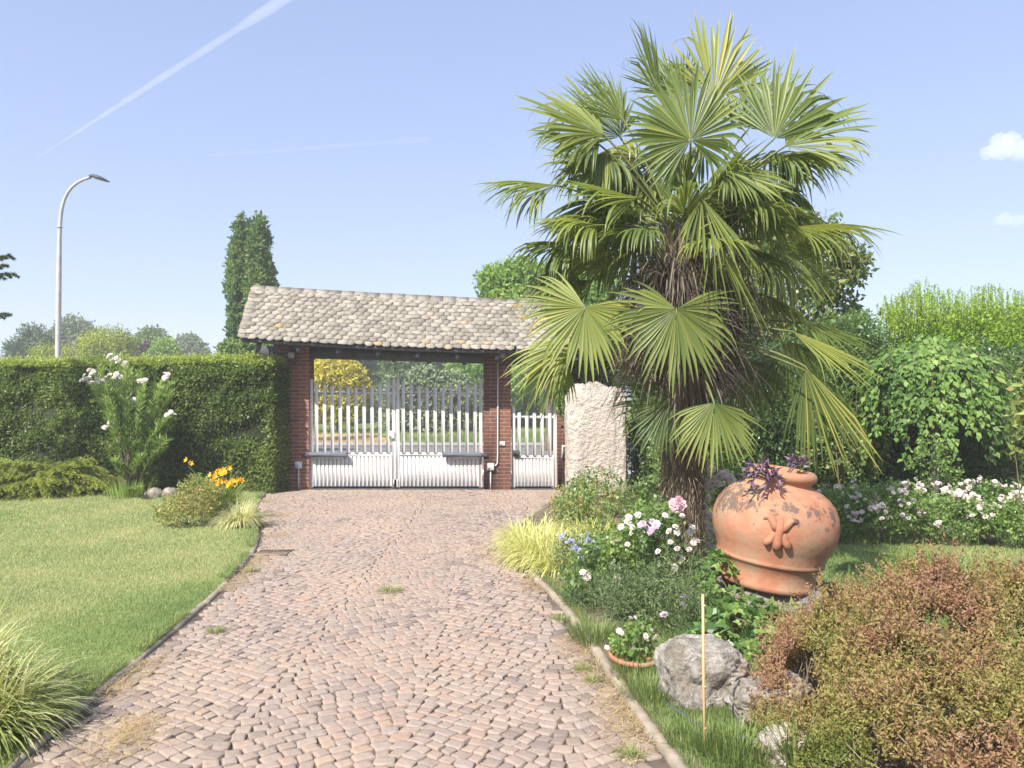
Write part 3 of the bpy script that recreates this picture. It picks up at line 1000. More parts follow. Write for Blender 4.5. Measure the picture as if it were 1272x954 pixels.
    for s_ in (0, 1):
        us = np.linspace(.004, .996, 12)
        e = np.array([eave(u) for u in us]); g = np.array([ridge(u) for u in us])
        e = e + np.array([0, .03, -.005]); 
        if s_:
            e[:, 1] = 2 * Yr - e[:, 1]
        v = np.vstack([e, g - [0, 0, .02], e - [0, 0, .05], g - [0, 0, .07]])
        k = 12
        f = []
        for i in range(k - 1):
            f += [[i, i + 1, k + i + 1, k + i], [2 * k + i, 3 * k + i, 3 * k + i + 1, 2 * k + i + 1], [i, 2 * k + i, 2 * k + i + 1, i + 1]]
        f += [[0, k, 3 * k, 2 * k], [k - 1, 3 * k - 1, 4 * k - 1, 2 * k - 1]]
        mb.add(v, f)
    mb.build('boarding', m_wood, t)
    # wall plates
    for Yb in (PF + .03, PF + .33):
        zl, zr = 2.60, 2.43
        Xl, Xr = xx(322, PF), xx(726, PF)
        v = []
        for X, z in ((Xl, zl), (Xr, zr)):
            for dy in (0, .16):
                for dz in (-.16, .03):
                    v.append((X, Yb + dy, z + dz))
        MB().add(v, [[0, 1, 3, 2], [4, 6, 7, 5], [0, 4, 5, 1], [2, 3, 7, 6], [1, 5, 7, 3], [0, 2, 6, 4]]).build('beam', m_wood, t)
    for j in range(9):
        u = .05 + j * .9 / 8
        e, g = eave(u), ridge(u)
        for s_ in (0, 1):
            a, b_ = e + [0, .08, -.09], g + [0, 0, -.11]
            q = np.array([a, b_])
            if s_: q[:, 1] = 2 * Yr - q[:, 1]
            v = np.vstack([q + [dx, 0, dz] for dx in (-.04, .04) for dz in (0, -.08)])
            MB().add(v, [[0, 1, 5, 4], [2, 6, 7, 3], [0, 2, 3, 1], [4, 5, 7, 6], [0, 4, 6, 2], [1, 3, 7, 5]]).build('rafter', m_wood, t)


roof()

# rough stone monolith
def rock(name, c, rad, seed, m, label, cat, amp=.18, sub=5, group=None, squared=1.0, ns=2.0, zmin=None, fine=.03):
    import bmesh
    bm = bmesh.new()
    bmesh.ops.create_icosphere(bm, subdivisions=sub, radius=1)
    v = np.array([q.co[:] for q in bm.verts])
    f = np.array([[q.index for q in fc.verts] for fc in bm.faces])
    bm.free()
    if squared != 1.0:
        v = np.sign(v) * np.abs(v) ** squared
    d = nrm(v)
    k = 1 + amp * (wob(d, ns, seed) - .5) * 2 + fine * (wob(d, ns * 5, seed + 1, 3) - .5) * 2
    v = v * k[:, None] * np.asarray(rad)
    v = v + np.asarray(c)
    if zmin is not None:
        v[:, 2] = np.maximum(v[:, 2], zmin)
    return MB().add(v, None, f).build(name, m, loc=(c[0], c[1], 0), smooth=True, label=label, cat=cat, group=group)


m_mono = surf_mat('pale_rough_stone', [(.3, (.50, .43, .36)), (.5, (.65, .58, .49)), (.75, (.76, .70, .62))], 7, .9, 1.0, 14, .11, scale2=3.5, stops2=(.46, .36, .29), fac2=.35)
c = P(741, 550, 12.5)
rock('stone_monolith', (c[0] + .02, 12.75, .9), (.49, .36, 1.02), 5, m_mono, 'tall rough pale stone monolith standing right of the small gate', 'standing stone', .08, 6, squared=.3, ns=2.6, fine=.06)

# ------------------------------------------------------------------ clipped hedge
def hedge():
    rs = np.random.RandomState(11)
    A = np.array([-12.0, 15.1]); B = np.array([xx(337, 13.5), 13.5])
    ax = nrm(B - A); fr = np.array([ax[1], -ax[0]])      # towards the camera
    Lh = np.linalg.norm(B - A); hh, dp = 2.33, .56
    t = thing('clipped_hedge', ((A[0] + B[0]) / 2, (A[1] + B[1]) / 2, 0), 'long dark green clipped hedge with a pale fresh top edge', 'hedge')
    def W(s, q, z):   # along, depth behind front, height
        return np.stack([A[0] + ax[0] * s - fr[0] * q, A[1] + ax[1] * s - fr[1] * q, z], -1)
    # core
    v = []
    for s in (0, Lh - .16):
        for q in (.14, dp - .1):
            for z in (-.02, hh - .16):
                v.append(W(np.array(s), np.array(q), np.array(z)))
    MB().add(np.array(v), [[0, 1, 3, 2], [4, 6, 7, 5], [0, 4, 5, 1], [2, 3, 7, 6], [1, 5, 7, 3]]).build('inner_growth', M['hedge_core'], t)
    fb = MB()
    nF = 34000
    s = rs.uniform(0, Lh, nF); z = rs.uniform(.02, hh, nF) ; q = np.abs(rs.normal(size=nF)) * .08
    s_lump = wob(np.stack([s, z, z * 0], -1), 2.2, 3)
    s_l2 = wob(np.stack([s, z, z * 0], -1), 7, 4)
    q += (s_lump - .5) * .24 + (s_l2 - .5) * .2 + .03 * (z / hh)
    rc = np.clip((z - hh + .12) / .12, 0, 1) ** 2 * .07 + np.clip((s - Lh + .15) / .15, 0, 1) ** 2 * .1
    p1 = W(s, q + rc, z); n1 = np.tile([fr[0], fr[1], 0], (nF, 1))
    nE = 3500
    q = rs.uniform(0, dp, nE); z = rs.uniform(.02, hh, nE)
    p2 = W(Lh - np.abs(rs.normal(size=nE)) * .06 - np.clip((z - hh + .15) / .15, 0, 1) ** 2 * .1, q, z); n2 = np.tile([ax[0], ax[1], 0], (nE, 1))
    nT = 8000
    s = rs.uniform(0, Lh, nT); q = rs.uniform(-.02, dp, nT)
    z = hh + rs.normal(size=nT) * .015 + .03 * (wob(np.stack([s, q, q * 0], -1), 3, 5) - .5)
    z = z + np.where(rs.rand(nT) < .07, rs.uniform(.03, .10, nT), 0)
    p3 = W(s, q, z); n3 = np.tile(UP, (nT, 1))
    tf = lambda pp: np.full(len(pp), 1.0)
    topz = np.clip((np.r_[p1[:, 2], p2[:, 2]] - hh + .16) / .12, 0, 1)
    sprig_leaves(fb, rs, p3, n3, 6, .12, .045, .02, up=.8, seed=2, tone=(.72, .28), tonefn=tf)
    pf = np.vstack([p1, p2])
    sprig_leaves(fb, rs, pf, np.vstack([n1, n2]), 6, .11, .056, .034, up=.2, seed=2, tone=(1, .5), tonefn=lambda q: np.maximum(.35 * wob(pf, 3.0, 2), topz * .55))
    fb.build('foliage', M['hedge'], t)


hedge()


# ------------------------------------------------------------------ street lamp
def street_lamp():
    Y = 22
    b = P(72, 440, Y); b[2] = 0
    t = thing('street_lamp', b, 'tall grey street lamp with curved arm behind the hedge', 'street lamp')
    m_pole = surf_mat('galvanised', [(.3, (.42, .40, .37)), (.7, (.54, .52, .48))], 5, .5, 0, metallic=.1)
    pts = [(b[0], Y, 0)] + [tuple(P(x, y, Y)) for x, y in ((72, 440), (73, 360), (74, 290), (75, 265), (78, 248), (84, 235), (92, 226), (102, 221), (113, 220))]
    pts = smooth_line(np.array(pts), 40)
    rad = np.interp(pts[:, 2], [0, 5, 6.5, 8], [.085, .07, .055, .04])
    MB().tube(pts, rad, 12).build('pole', m_pole, t, smooth=True)
    z1 = zy(282, Y)
    MB().tube([(xx(74.2, Y), Y, z1 - .02), (xx(74.2, Y), Y, z1 + .02)], .075, 12).build('collar', m_pole, t)
    a, e = P(111, 219, Y), P(136, 226, Y)
    ax = nrm(e - a)
    n_ = nrm(np.cross(ax, [0, 1, 0])); n_ = n_ if n_[2] > 0 else -n_
    sd = np.array([0, 1., 0])
    us = np.linspace(0, 1, 9)
    wd = np.array([.05, .09, .12, .15, .16, .155, .14, .10, .03]); hp = np.array([.05, .09, .10, .10, .09, .08, .06, .04, .015])
    v = []
    L_ = np.linalg.norm(e - a)
    for u, w_, h_ in zip(us, wd, hp):
        for an in np.linspace(0, math.pi, 7):
            v.append(a + ax * u * L_ + sd * math.cos(an) * w_ + n_ * math.sin(an) * h_)
    f = [[i * 7 + j, (i + 1) * 7 + j, (i + 1) * 7 + j + 1, i * 7 + j + 1] for i in range(8) for j in range(6)]
    f += [[i * 7, i * 7 + 6, (i + 1) * 7 + 6, (i + 1) * 7] for i in range(8)]
    hd = MB().add(v, f).build('lamp_head', m_dark, t, smooth=True)
    v = []
    for u, w_ in zip(us[2:8], wd[2:8] * .8):
        for s_ in (-1, 1):
            v.append(a + ax * u * L_ + sd * s_ * w_ - n_ * .02)
    f = [[i * 2, i * 2 + 1, i * 2 + 3, i * 2 + 2] for i in range(5)]
    MB().add(v, f).build('lens', m_glass, hd)


street_lamp()

# ------------------------------------------------------------------ trees of the background
def px_clumps(lst, Y):
    """(x,y,rx,ry in px, dY) -> ellipsoids at depth Y"""
    out = []
    for q in lst:
        x, y, rx, ry = q[:4]
        dy = q[4] if len(q) > 4 else 0
        c = P(x, y, Y)
        out.append((c[0], Y + dy, c[2], rx / F * Y, (rx + ry) / 2 / F * Y, ry / F * Y))
    return out


def bgtree(name, Y, lst, m_, label, n=2500, r0=.15, ll=.2, lw=.13, SL=.6, seed=1, gaps=.3, bx=None, th=None, cat='tree', group='trees on the far side of the hedge', **k):
    cl = px_clumps(lst, Y)
    bx = bx if bx is not None else np.mean([q[0] for q in lst])
    b = np.array([xx(bx, Y), Y, -.06])
    low = min(c[2] for c in cl)
    return crown_tree(name, b, th or max(low * .8, .4), r0, cl, m_, M['bark'], label, cat, n=n, ll=ll, lw=lw, SL=SL, seed=seed, gaps=gaps, group=group, **k)


bgtree('conifer_tree', 60, [(42, 420, 14, 12), (28, 434, 18, 10), (55, 432, 20, 12), (40, 450, 28, 18)], M['conifer_dark'], 'dark ragged conifer left of the street lamp pole', 1600, ll=.4, lw=.1, SL=.9, seed=3, gscale=.7, cat='tree')
bgtree('round_tree', 75, [(92, 415, 24, 20), (78, 424, 16, 18), (106, 424, 16, 20), (92, 440, 28, 22)], M['tree_grey'], 'grey green round tree right behind the lamp pole', 2200, ll=.35, lw=.16, SL=.8, seed=4, gaps=.2, gscale=.6)
bgtree('yellow_green_tree', 48, [(122, 430, 20, 16), (140, 428, 22, 18), (150, 436, 16, 14), (115, 442, 26, 14), (70, 442, 30, 10)], M['tree_yellow'], 'yellow green shrubby tree right of the grey round tree', 2600, ll=.2, lw=.07, SL=.8, seed=5, gaps=.15, up=1.2)
bgtree('broadleaf_tree', 70, [(172, 420, 15, 13), (188, 424, 18, 14), (178, 436, 22, 20)], M['tree_mid'], 'mid green tree with a flat crown behind a purple leaved tree', 2000, ll=.35, lw=.22, SL=.8, seed=6, gaps=.25, gscale=.7)
bgtree('purple_tree', 52, [(178, 440, 12, 8), (172, 446, 12, 10)], M['purple_leaf'], 'small purple leaved tree just above the hedge', 900, ll=.2, lw=.14, SL=.5, seed=7, gaps=.1)
bgtree('green_bush_tree', 50, [(205, 436, 13, 14), (200, 446, 18, 12)], M['tree_light'], 'small conical green tree right of the purple one', 1300, ll=.2, lw=.12, SL=.5, seed=8, gaps=.15)
bgtree('small_far_tree', 85, [(235, 430, 15, 11), (222, 438, 14, 10), (245, 440, 12, 12)], M['tree_grey'], 'small grey green tree alone near the columnar trees', 1300, ll=.4, lw=.25, SL=.8, seed=9, gaps=.2, gscale=.6)
bgtree('bushy_tree', 24, [(290, 438, 18, 12), (312, 436, 22, 14), (340, 440, 14, 12), (300, 452, 34, 12)], M['poplar'], 'bushy green growth at the foot of the columnar trees', 2200, ll=.13, lw=.09, SL=.3, seed=10, gaps=.1, group='trees on the far side of the hedge')
Yp = 30
bgtree('columnar_tree', Yp, [(303, 298, 8, 26), (300, 330, 11, 34), (299, 365, 12, 40), (300, 405, 11, 44), (304, 340, 12, 40)], M['poplar'], 'taller left one of two tight columnar trees', 4200, ll=.17, lw=.11, SL=.45, seed=12, gaps=.22, gscale=2.5, up=1.6, bx=303, th=4.5)
bgtree('columnar_tree', Yp - .5, [(323, 293, 5, 24), (323, 322, 10, 34), (324, 358, 13, 40), (323, 400, 13, 46)], M['poplar'], 'right one of two tight columnar trees, rising from the roof end', 3800, ll=.17, lw=.11, SL=.45, seed=13, gaps=.2, gscale=2.5, up=1.6, bx=328, th=4.5)
bgtree('leafy_tree', 26, [(620, 352, 26, 22), (650, 345, 26, 22), (690, 340, 34, 26), (735, 352, 30, 30), (640, 385, 44, 34), (705, 390, 60, 50)], M['tree_light'], 'light green leafy tree showing above the slate roof', 5200, ll=.17, lw=.11, SL=.4, seed=14, gaps=.3, gscale=1.6, bx=680, th=2.4, group='trees beyond the gate')
# beyond the gate
bgtree('golden_conifer', 40, [(405, 470, 22, 22), (432, 472, 22, 22), (418, 460, 24, 18), (400, 500, 22, 24), (425, 505, 26, 26), (445, 490, 14, 22), (415, 512, 30, 10)], M['golden'], 'round golden yellow conifer seen through the left gate leaf', 4200, ll=.2, lw=.1, SL=.45, seed=15, gaps=.12, gscale=1.2, group='trees beyond the gate')
bgtree('dark_shrub_tree', 39, [(500, 495, 26, 30), (530, 485, 28, 30), (560, 495, 28, 34), (515, 520, 40, 24), (555, 525, 36, 22)], M['tree_grey'], 'grey dappled shrubby tree seen through the middle of the gate', 4500, ll=.2, lw=.12, SL=.4, seed=16, gaps=.12, gscale=1.2, group='trees beyond the gate', tone=(.15, .85))
bgtree('broadleaf_tree', 44, [(580, 470, 30, 34), (600, 500, 26, 40), (620, 480, 30, 40), (590, 525, 34, 24)], M['tree_light'], 'bright green tree behind the right gate leaf', 3600, ll=.2, lw=.13, SL=.5, seed=17, gaps=.15, group='trees beyond the gate')
bgtree('broadleaf_tree', 46, [(650, 500, 24, 30), (675, 490, 30, 40), (700, 500, 30, 40), (668, 525, 40, 22)], M['tree_mid'], 'green shrubby tree seen through the pedestrian gate', 3000, ll=.2, lw=.13, SL=.5, seed=18, gaps=.15, group='trees beyond the gate')
for i, (x, yt, m_, lab) in enumerate(((360, 418, 'tree_mid', 'green tree behind the golden conifer, next to the left pillar'), (415, 412, 'tree_mid', 'tall green tree right behind the golden conifer'), (470, 415, 'poplar', 'dark green tree between the golden conifer and the dappled shrub'), (515, 410, 'tree_mid', 'green tree over the middle of the gate'),
                                      (560, 414, 'tree_light', 'lighter tree above the right gate leaf'), (610, 410, 'tree_mid', 'green tree behind the middle pillar'), (665, 412, 'poplar', 'dark tree over the pedestrian gate'), (730, 412, 'tree_mid', 'green tree behind the stone monolith'))):
    bgtree('wood_edge_tree', 56 + (i % 3) * 2, [(x - 14, yt + 34, 26, 30), (x + 14, yt + 30, 26, 30), (x, yt + 66, 36, 36), (x, yt + 100, 34, 30)], M[m_], lab, 2600, ll=.32, lw=.22, SL=.6, seed=30 + i, gaps=.12, gscale=.8, group='trees beyond the gate')

# tree and golden thuja behind the palm
bgtree('glossy_tree', 12.5, [(1010, 300, 36, 30), (1045, 330, 30, 26), (985, 345, 50, 40), (1040, 390, 36, 30), (960, 300, 40, 40), (1000, 420, 60, 50), (905, 380, 60, 60)], M['magnolia'], 'dark glossy leaved tree with orange tinged tips behind the palm', 4200, r0=.1, ll=.12, lw=.055, SL=.3, seed=19, gaps=.36, gscale=3.0, bx=980, th=1.9, group='trees behind the palm')
bgtree('feathery_conifer', 14.5, [(925, 285, 34, 46), (915, 330, 44, 60), (930, 400, 50, 70), (935, 245, 18, 24), (780, 420, 40, 50)], M['tree_yellow'], 'yellow green feathery conifer glimpsed through the palm crown', 3000, r0=.1, ll=.12, lw=.025, SL=.35, seed=20, gaps=.25, gscale=2.5, bx=925, th=2.0, up=.9, group='trees behind the palm')

# spruce out of the left edge
def spruce():
    rs = np.random.RandomState(21)
    b = np.array([-9.7, 11.6, 0])
    t = thing('spruce_tree', b, 'spruce at the left edge with only twig tips in view', 'tree')
    MB().tube([b - [0, 0, .1], b + [0, 0, 3], b + [.05, 0, 6.6]], [.13, .09, .02], 10).build('trunk', M['bark'], t, smooth=True)
    fb, tb = MB(), MB()
    for k in range(46):
        z = 2.5 + k * .088
        a = k * 2.4
        L_ = (6.9 - z) * .28 + .12
        d = np.array([math.cos(a), math.sin(a), -.12])
        if math.cos(a) > .5: L_ *= .9
        e = b + [0, 0, z] + d * L_ + [0, 0, .1]
        pts = np.array([b + [0, 0, z], b + [0, 0, z] + d * L_ * .5 - [0, 0, .03], e])
        tb.tube(pts, [.018, .012, .005], 5)
        m_ = 42
        tt = rs.uniform(.15, 1, m_)[:, None]
        base = b + [0, 0, z] + d * L_ * tt + [0, 0, .1] * tt ** 2
        sidev = np.array([-d[1], d[0], 0])
        dirs = nrm(d * .8 + sidev * rs.choice([-1, 1], (m_, 1)) * .8 + rs.normal(size=(m_, 3)) * .15)
        for q in range(m_):
            tl = .2 * (1.15 - tt[q, 0])
            u = np.linspace(.1, 1, 9)[:, None]
            pp = base[q] + dirs[q] * tl * u
            fb.leaves(np.repeat(pp, 3, 0), nrm(np.repeat(dirs[q][None], 27, 0) * .6 + nrm(rs.normal(size=(27, 3)))), rs.normal(size=(27, 3)), .03, .006, rs.rand(27))
    tb.build('branch', M['bark'], t)
    fb.build('needles', M['needle'], t)
    # two twigs reaching into the picture
    for x, y in ((17, 340), (11, 318), (7, 390), (4, 330)):
        tip = P(x, y, 11.2); st = np.array([b[0], b[1], tip[2] + .25])
        tw, ft = MB(), MB()
        tt = np.linspace(0, 1, 21)[:, None]
        pts = st + (tip - st) * tt - [0, 0, .12] * np.sin(tt * 3.14)
        tw.tube(pts, .014 * (1.06 - tt[:, 0]), 6)
        ax = nrm(tip - st)
        def needles(a_, e_, m_):
            u = rs.rand(m_)[:, None]
            ft.leaves(a_ + (e_ - a_) * u, nrm(nrm(e_ - a_)[None] * .8 + nrm(rs.normal(size=(m_, 3)))), rs.normal(size=(m_, 3)), .045 * rs.uniform(.6, 1.2, m_), .006, rs.rand(m_))
        for q in range(6, 21):
            for s_ in (-1, 1):
                sl_ = .06 + .26 * (1 - tt[q, 0])
                e = pts[q] + (ax * .7 + np.array([0, s_ * rs.uniform(.5, 1), rs.uniform(-.7, .1)])) * sl_
                tw.tube([pts[q], e], [.004, .002], 5)
                needles(pts[q], e, int(110 + 700 * sl_))
            if q < 20:
                needles(pts[q], pts[q + 1], 160)
        o = tw.build('branch', M['bark'], t)
        ft.build('needles', M['needle'], o)


spruce()
# ------------------------------------------------------------------ the palm
PX, PY = 1.415, 6.5


def palm():
    rs = np.random.RandomState(5)
    t = thing('palm_tree', (PX, PY, 0), 'fan palm with fibrous trunk and a wide crown of pleated leaves', 'palm tree')
    org = np.array([PX, PY, 0])
    # trunk
    zs = np.array([-.05, .1, .4, .8, 1.2, 1.6, 2.0, 2.4, 2.8, 3.1])
    ra = np.array([.19, .165, .145, .145, .15, .16, .18, .2, .17, .07])
    mb = MB().tube(np.c_[np.full(10, PX) + .03 * np.sin(zs), np.full(10, PY), zs], ra, 16)
    tr = mb.build('trunk', M['bark'], t, smooth=True)
    # fibre wrap: hanging strands, leaf-base stubs
    fb = MB()
    n = 9000
    z = rs.uniform(.05, 3.0, n)
    a = rs.uniform(0, 6.283, n)
    R = np.interp(z, zs, ra) + rs.uniform(-.01, .03, n)
    rad = np.stack([np.cos(a), np.sin(a), 0 * a], -1)
    base = np.stack([PX + .03 * np.sin(z), np.full(n, PY), z], -1) + rad * R[:, None]
    sg = np.where(rs.rand(n) < .75, -1, 1.)
    d = nrm(rad * rs.uniform(.1, .6, (n, 1)) + np.stack([0 * a, 0 * a, sg], -1) + rs.normal(size=(n, 3)) * .3)
    fb.blades(base, d, rs.uniform(.05, .2, n), rs.uniform(.003, .009, n), rs.uniform(0, .4, n), rs.rand(n), seg=2)
    n = 500
    k = np.arange(n); z = .15 + 2.8 * k / n; a = k * 2.399
    rad = np.stack([np.cos(a), np.sin(a), 0 * a], -1)
    base = np.stack([PX + .03 * np.sin(z), np.full(n, PY), z], -1) + rad * np.interp(z, zs, ra)[:, None] * .92
    fb.leaves(base, nrm(rad * .55 + UP), rad, rs.uniform(.1, .2, n), rs.uniform(.03, .06, n), rs.uniform(.1, .7, n), mid=.3, fold=.1)
    fb.build('trunk_fibre', M['fibre'], tr)

    # dead skirt below the crown
    sk = MB()
    n = 5200
    z = rs.uniform(1.8, 2.8, n); a = rs.uniform(0, 6.283, n)
    rad = np.stack([np.cos(a), np.sin(a), 0 * a], -1)
    base = np.stack([np.full(n, PX), np.full(n, PY), z], -1) + rad * rs.uniform(.12, .46, (n, 1)) * (1.2 - .25 * (z[:, None] - 1.8))
    d = nrm(rad * rs.uniform(.0, .9, (n, 1)) + np.stack([0 * a, 0 * a, rs.uniform(-1, .5, n)], -1))
    sk.blades(base, d, rs.uniform(.15, .55, n), rs.uniform(.006, .018, n), rs.uniform(.2, .9, n), rs.rand(n), seg=4)
    # dark dead mass at the right of the trunk
    n = 1600
    base = P(890, 385, 6.5) + rs.normal(size=(n, 3)) * [.16, .14, .2]
    d = nrm(rs.normal(size=(n, 3)) * [.6, .6, .4] + [0, 0, -.7])
    sk.blades(base, d, rs.uniform(.15, .5, n), rs.uniform(.005, .012, n), rs.uniform(.1, .6, n), rs.uniform(0, .8, n), seg=3)
    sk.build('dead_leaves', M['dead_frond'], t)

    def frond(hub, tip, nv, half=1.4, n=44, droop=.3, tone=.4, fold=.75, curl=.12, root=None, yellow=0., broken=.3, join=None):
        join = (.54 if hub[2] > 2.9 else .42) if join is None else join
        C = tip - hub; L = np.linalg.norm(C); C = C / L
        Nv = nrm(nv - np.dot(nv, C) * C); S = np.cross(C, Nv)
        th = np.linspace(-half, half, n) + rs.normal(size=n) * .022
        droop = droop * rs.uniform(.8, 1.4)
        ft = rs.normal() * .10
        dth = 2 * half / (n - 1)
        mb = MB()
        st = np.array([.03, .2, .36, .5, .64, .78, .9, 1.0])
        for i in range(n):
            u = abs(th[i]) / max(half, .01)
            ln = L * (1 - .28 * u ** 2) * rs.uniform(.84, 1.06)
            T = -math.sin(th[i]) * C + math.cos(th[i]) * S
            dr = math.cos(th[i]) * C + math.sin(th[i]) * S + Nv * (-curl * u ** 2 + rs.normal() * .02)
            dr = dr / np.linalg.norm(dr)
            g = droop * rs.uniform(.4, 1.7) * (.3 + 1.15 * u)
            bk = rs.uniform(.5, 1.3) if rs.rand() < broken else 0
            sb = rs.uniform(.55, .8)
            p = hub.copy(); rows = []; ps = 0
            tw = rs.normal() * .25
            cur = dr.copy()
            for q, s in enumerate(st):
                step = (s - ps) * ln; ps = s
                if s > .3:
                    cur = nrm(cur + np.array([0, 0, -1.]) * (g * (s - .3) * 1.5 + (bk if s > sb else 0)) * .55)
                p = p + cur * step
                hw = min(s, join + .1) * ln * math.tan(min(dth, .3) / 2) * 1.22
                if s > join:
                    hw *= max(1 - ((s - join) / (1.02 - join)) ** 1.5, .04)
                fd = fold * (1 - .35 * s)
                Tw = nrm(T + Nv * tw * max(0, s - .5) * 2)
                rows += [p - Tw * hw, p - Nv * hw * fd * 1.3, p + Tw * hw]
            v = np.array(rows)
            f = []
            for q in range(len(st) - 1):
                f += [[q * 3, q * 3 + 1, q * 3 + 4, q * 3 + 3], [q * 3 + 1, q * 3 + 2, q * 3 + 5, q * 3 + 4]]
            tt = np.clip(tone * 1.05 + ft + rs.normal() * .09 + yellow * np.repeat(st, 3) ** .7 * rs.uniform(.6, 1.1) + .3 * (np.repeat(st, 3) > .97), 0, 1)
            mb.add(v, f, None, tt)
        o = mb.build('frond', M['palm'], t)
        r0 = np.array([PX + rs.normal() * .05, PY + rs.normal() * .05, np.clip(hub[2] - .1, 2.15, 2.95)]) if root is None else root
        mid = (r0 + hub) / 2 + np.array([0, 0, .12])
        tt = np.linspace(0, 1, 8)[:, None]
        pts = (1 - tt) ** 2 * r0 + 2 * tt * (1 - tt) * mid + tt ** 2 * hub
        pts = np.vstack([pts, hub + C * .08 - Nv * .006])
        MB().tube(pts, np.linspace(.013, .007, 9), 6).build('petiole', M['petiole'], o, smooth=True)
        return o

    def fr(hx, hy, hd, tx, ty, td, nv, **k):
        frond(P(hx, hy, PY + hd), P(tx, ty, PY + td), np.array(nv, float), **k)

    # crown, back to front
    fr(770, 170, .45, 702, 92, .55, (.1, -.8, .5), half=1.3, droop=.1, tone=.4)
    fr(838, 120, .4, 800, 55, .5, (.3, -.9, .2), half=1.2, droop=.1, tone=.45)
    fr(930, 160, .45, 960, 70, .6, (-.1, -.9, .3), half=1.3, droop=.15, tone=.4)
    fr(950, 200, .5, 1060, 180, .6, (0, -.5, .9), half=1.4, droop=.7, tone=.35)
    fr(760, 220, .5, 668, 170, .6, (0, -.5, .9), half=1.5, droop=.7, tone=.35)
    fr(750, 167, -.1, 645, 112, -.2, (.25, -.75, .6), half=1.25, droop=.22, tone=.42, n=30)
    fr(745, 180, .0, 648, 150, .0, (.1, -.35, .9), half=1.5, droop=.6, tone=.35)
    fr(775, 150, .2, 722, 75, .15, (.4, -.8, .3), half=.9, droop=.12, tone=.42)
    fr(822, 125, -.1, 797, 20, -.1, (.8, -.6, 0), half=.55, droop=.05, tone=.5, n=18)
    fr(887, 122, .1, 908, 12, .15, (.05, -1, .15), half=1.05, droop=.05, tone=.5, n=30)
    fr(850, 120, .15, 838, 60, .15, (.1, -1, .2), half=1.1, droop=.05, tone=.42)
    fr(962, 172, -.1, 1004, 66, -.05, (-.2, -1, .2), half=1.2, droop=.12, tone=.45, n=30)
    fr(975, 182, -.15, 1090, 122, -.2, (-.2, -.75, .6), half=.95, droop=.35, tone=.45, n=26)
    fr(965, 195, .1, 1075, 180, .0, (0, -.3, 1), half=1.3, droop=.75, tone=.4)
    fr(858, 174, -.45, 842, 78, -.42, (0, -1, .25), half=2.5, droop=.18, tone=.35, n=50)
    fr(905, 212, -.4, 992, 236, -.6, (.1, -.65, .75), half=1.5, droop=.35, tone=.42)
    fr(925, 235, -.2, 1000, 290, -.3, (.3, -.6, .6), half=1.3, droop=.6, tone=.35)
    # left side tier
    fr(690, 230, -.05, 581, 217, -.1, (.0, -.15, 1), half=1.1, droop=.75, tone=.52, curl=.5)
    fr(792, 246, -.35, 692, 214, -.6, (.1, -.3, 1), half=.8, droop=.25, tone=.28, curl=.6, n=24)
    fr(742, 280, -.3, 648, 258, -.4, (.0, -.12, 1), half=1.3, droop=1.1, tone=.42, curl=.4)
    fr(720, 305, .05, 616, 294, .1, (.0, -.1, 1), half=1.3, droop=1.1, tone=.38, curl=.4)
    fr(715, 335, .2, 625, 385, .2, (-.4, -.6, .6), half=1.3, droop=.6, tone=.35)
    fr(790, 285, -.1, 755, 370, -.15, (-.2, -.9, .4), half=1.5, droop=.4, tone=.28)
    fr(740, 250, .3, 700, 345, .3, (-.3, -.8, .4), half=1.4, droop=.5, tone=.25)
    fr(800, 215, .3, 760, 300, .3, (-.2, -.9, .3), half=1.6, droop=.5, tone=.22)
    fr(900, 230, .3, 935, 310, .3, (.2, -.9, .3), half=1.6, droop=.5, tone=.22)
    # right tier
    fr(985, 282, .0, 1112, 272, -.05, (.0, -.12, 1), half=1.15, droop=.9, tone=.48, curl=.5)
    fr(965, 300, .15, 1040, 385, .1, (.2, -.9, .3), half=1.3, droop=.5, tone=.28)
    fr(872, 245, -.55, 944, 340, -.8, (.45, -.6, .6), half=.95, droop=.2, tone=.32, n=30, curl=.5)
    fr(885, 290, -.6, 962, 410, -.85, (.75, -.45, .35), half=.6, droop=.2, tone=.5, n=20, curl=.6)
    fr(1000, 402, .1, 1094, 428, .0, (.1, -.4, .9), half=1.2, droop=.5, tone=.3)
    fr(985, 412, -.2, 1108, 472, -.35, (.4, -.5, .75), half=.7, droop=.2, tone=.5, n=24)
    # lower tier
    fr(727, 382, -.65, 692, 472, -.72, (-.1, -1, .2), half=2.2, droop=.25, tone=.5, n=44, yellow=.05)
    fr(712, 425, -.3, 618, 470, -.35, (-.3, -.85, .4), half=.75, droop=.5, tone=.45, n=24)
    fr(700, 440, -.2, 640, 510, -.2, (-.2, -.9, .3), half=1.0, droop=.35, tone=.38, n=28)
    fr(840, 384, -.75, 832, 488, -.8, (0, -1, .25), half=2.2, droop=.22, tone=.48, n=46)
    fr(830, 500, -.4, 768, 548, -.45, (-.15, -1, .15), half=1.7, droop=.2, tone=.18, n=40)
    fr(887, 500, -.8, 890, 592, -.85, (0, -1, .3), half=1.35, droop=.25, tone=.5, n=32, yellow=.33)
    fr(1000, 455, -.6, 1118, 588, -.85, (.65, -.6, .3), half=.42, droop=.1, tone=.55, n=16, yellow=.15, curl=.5, root=np.array([PX + .15, PY - .25, 2.1]))
    fr(1000, 460, -.35, 1062, 592, -.4, (.1, -1, .2), half=.75, droop=.3, tone=.35, n=26)
    fr(975, 425, .1, 1000, 520, .1, (.1, -1, .2), half=1.2, droop=.4, tone=.25)
    fr(930, 450, .1, 925, 545, .1, (0, -1, .2), half=1.6, droop=.35, tone=.2, n=40)
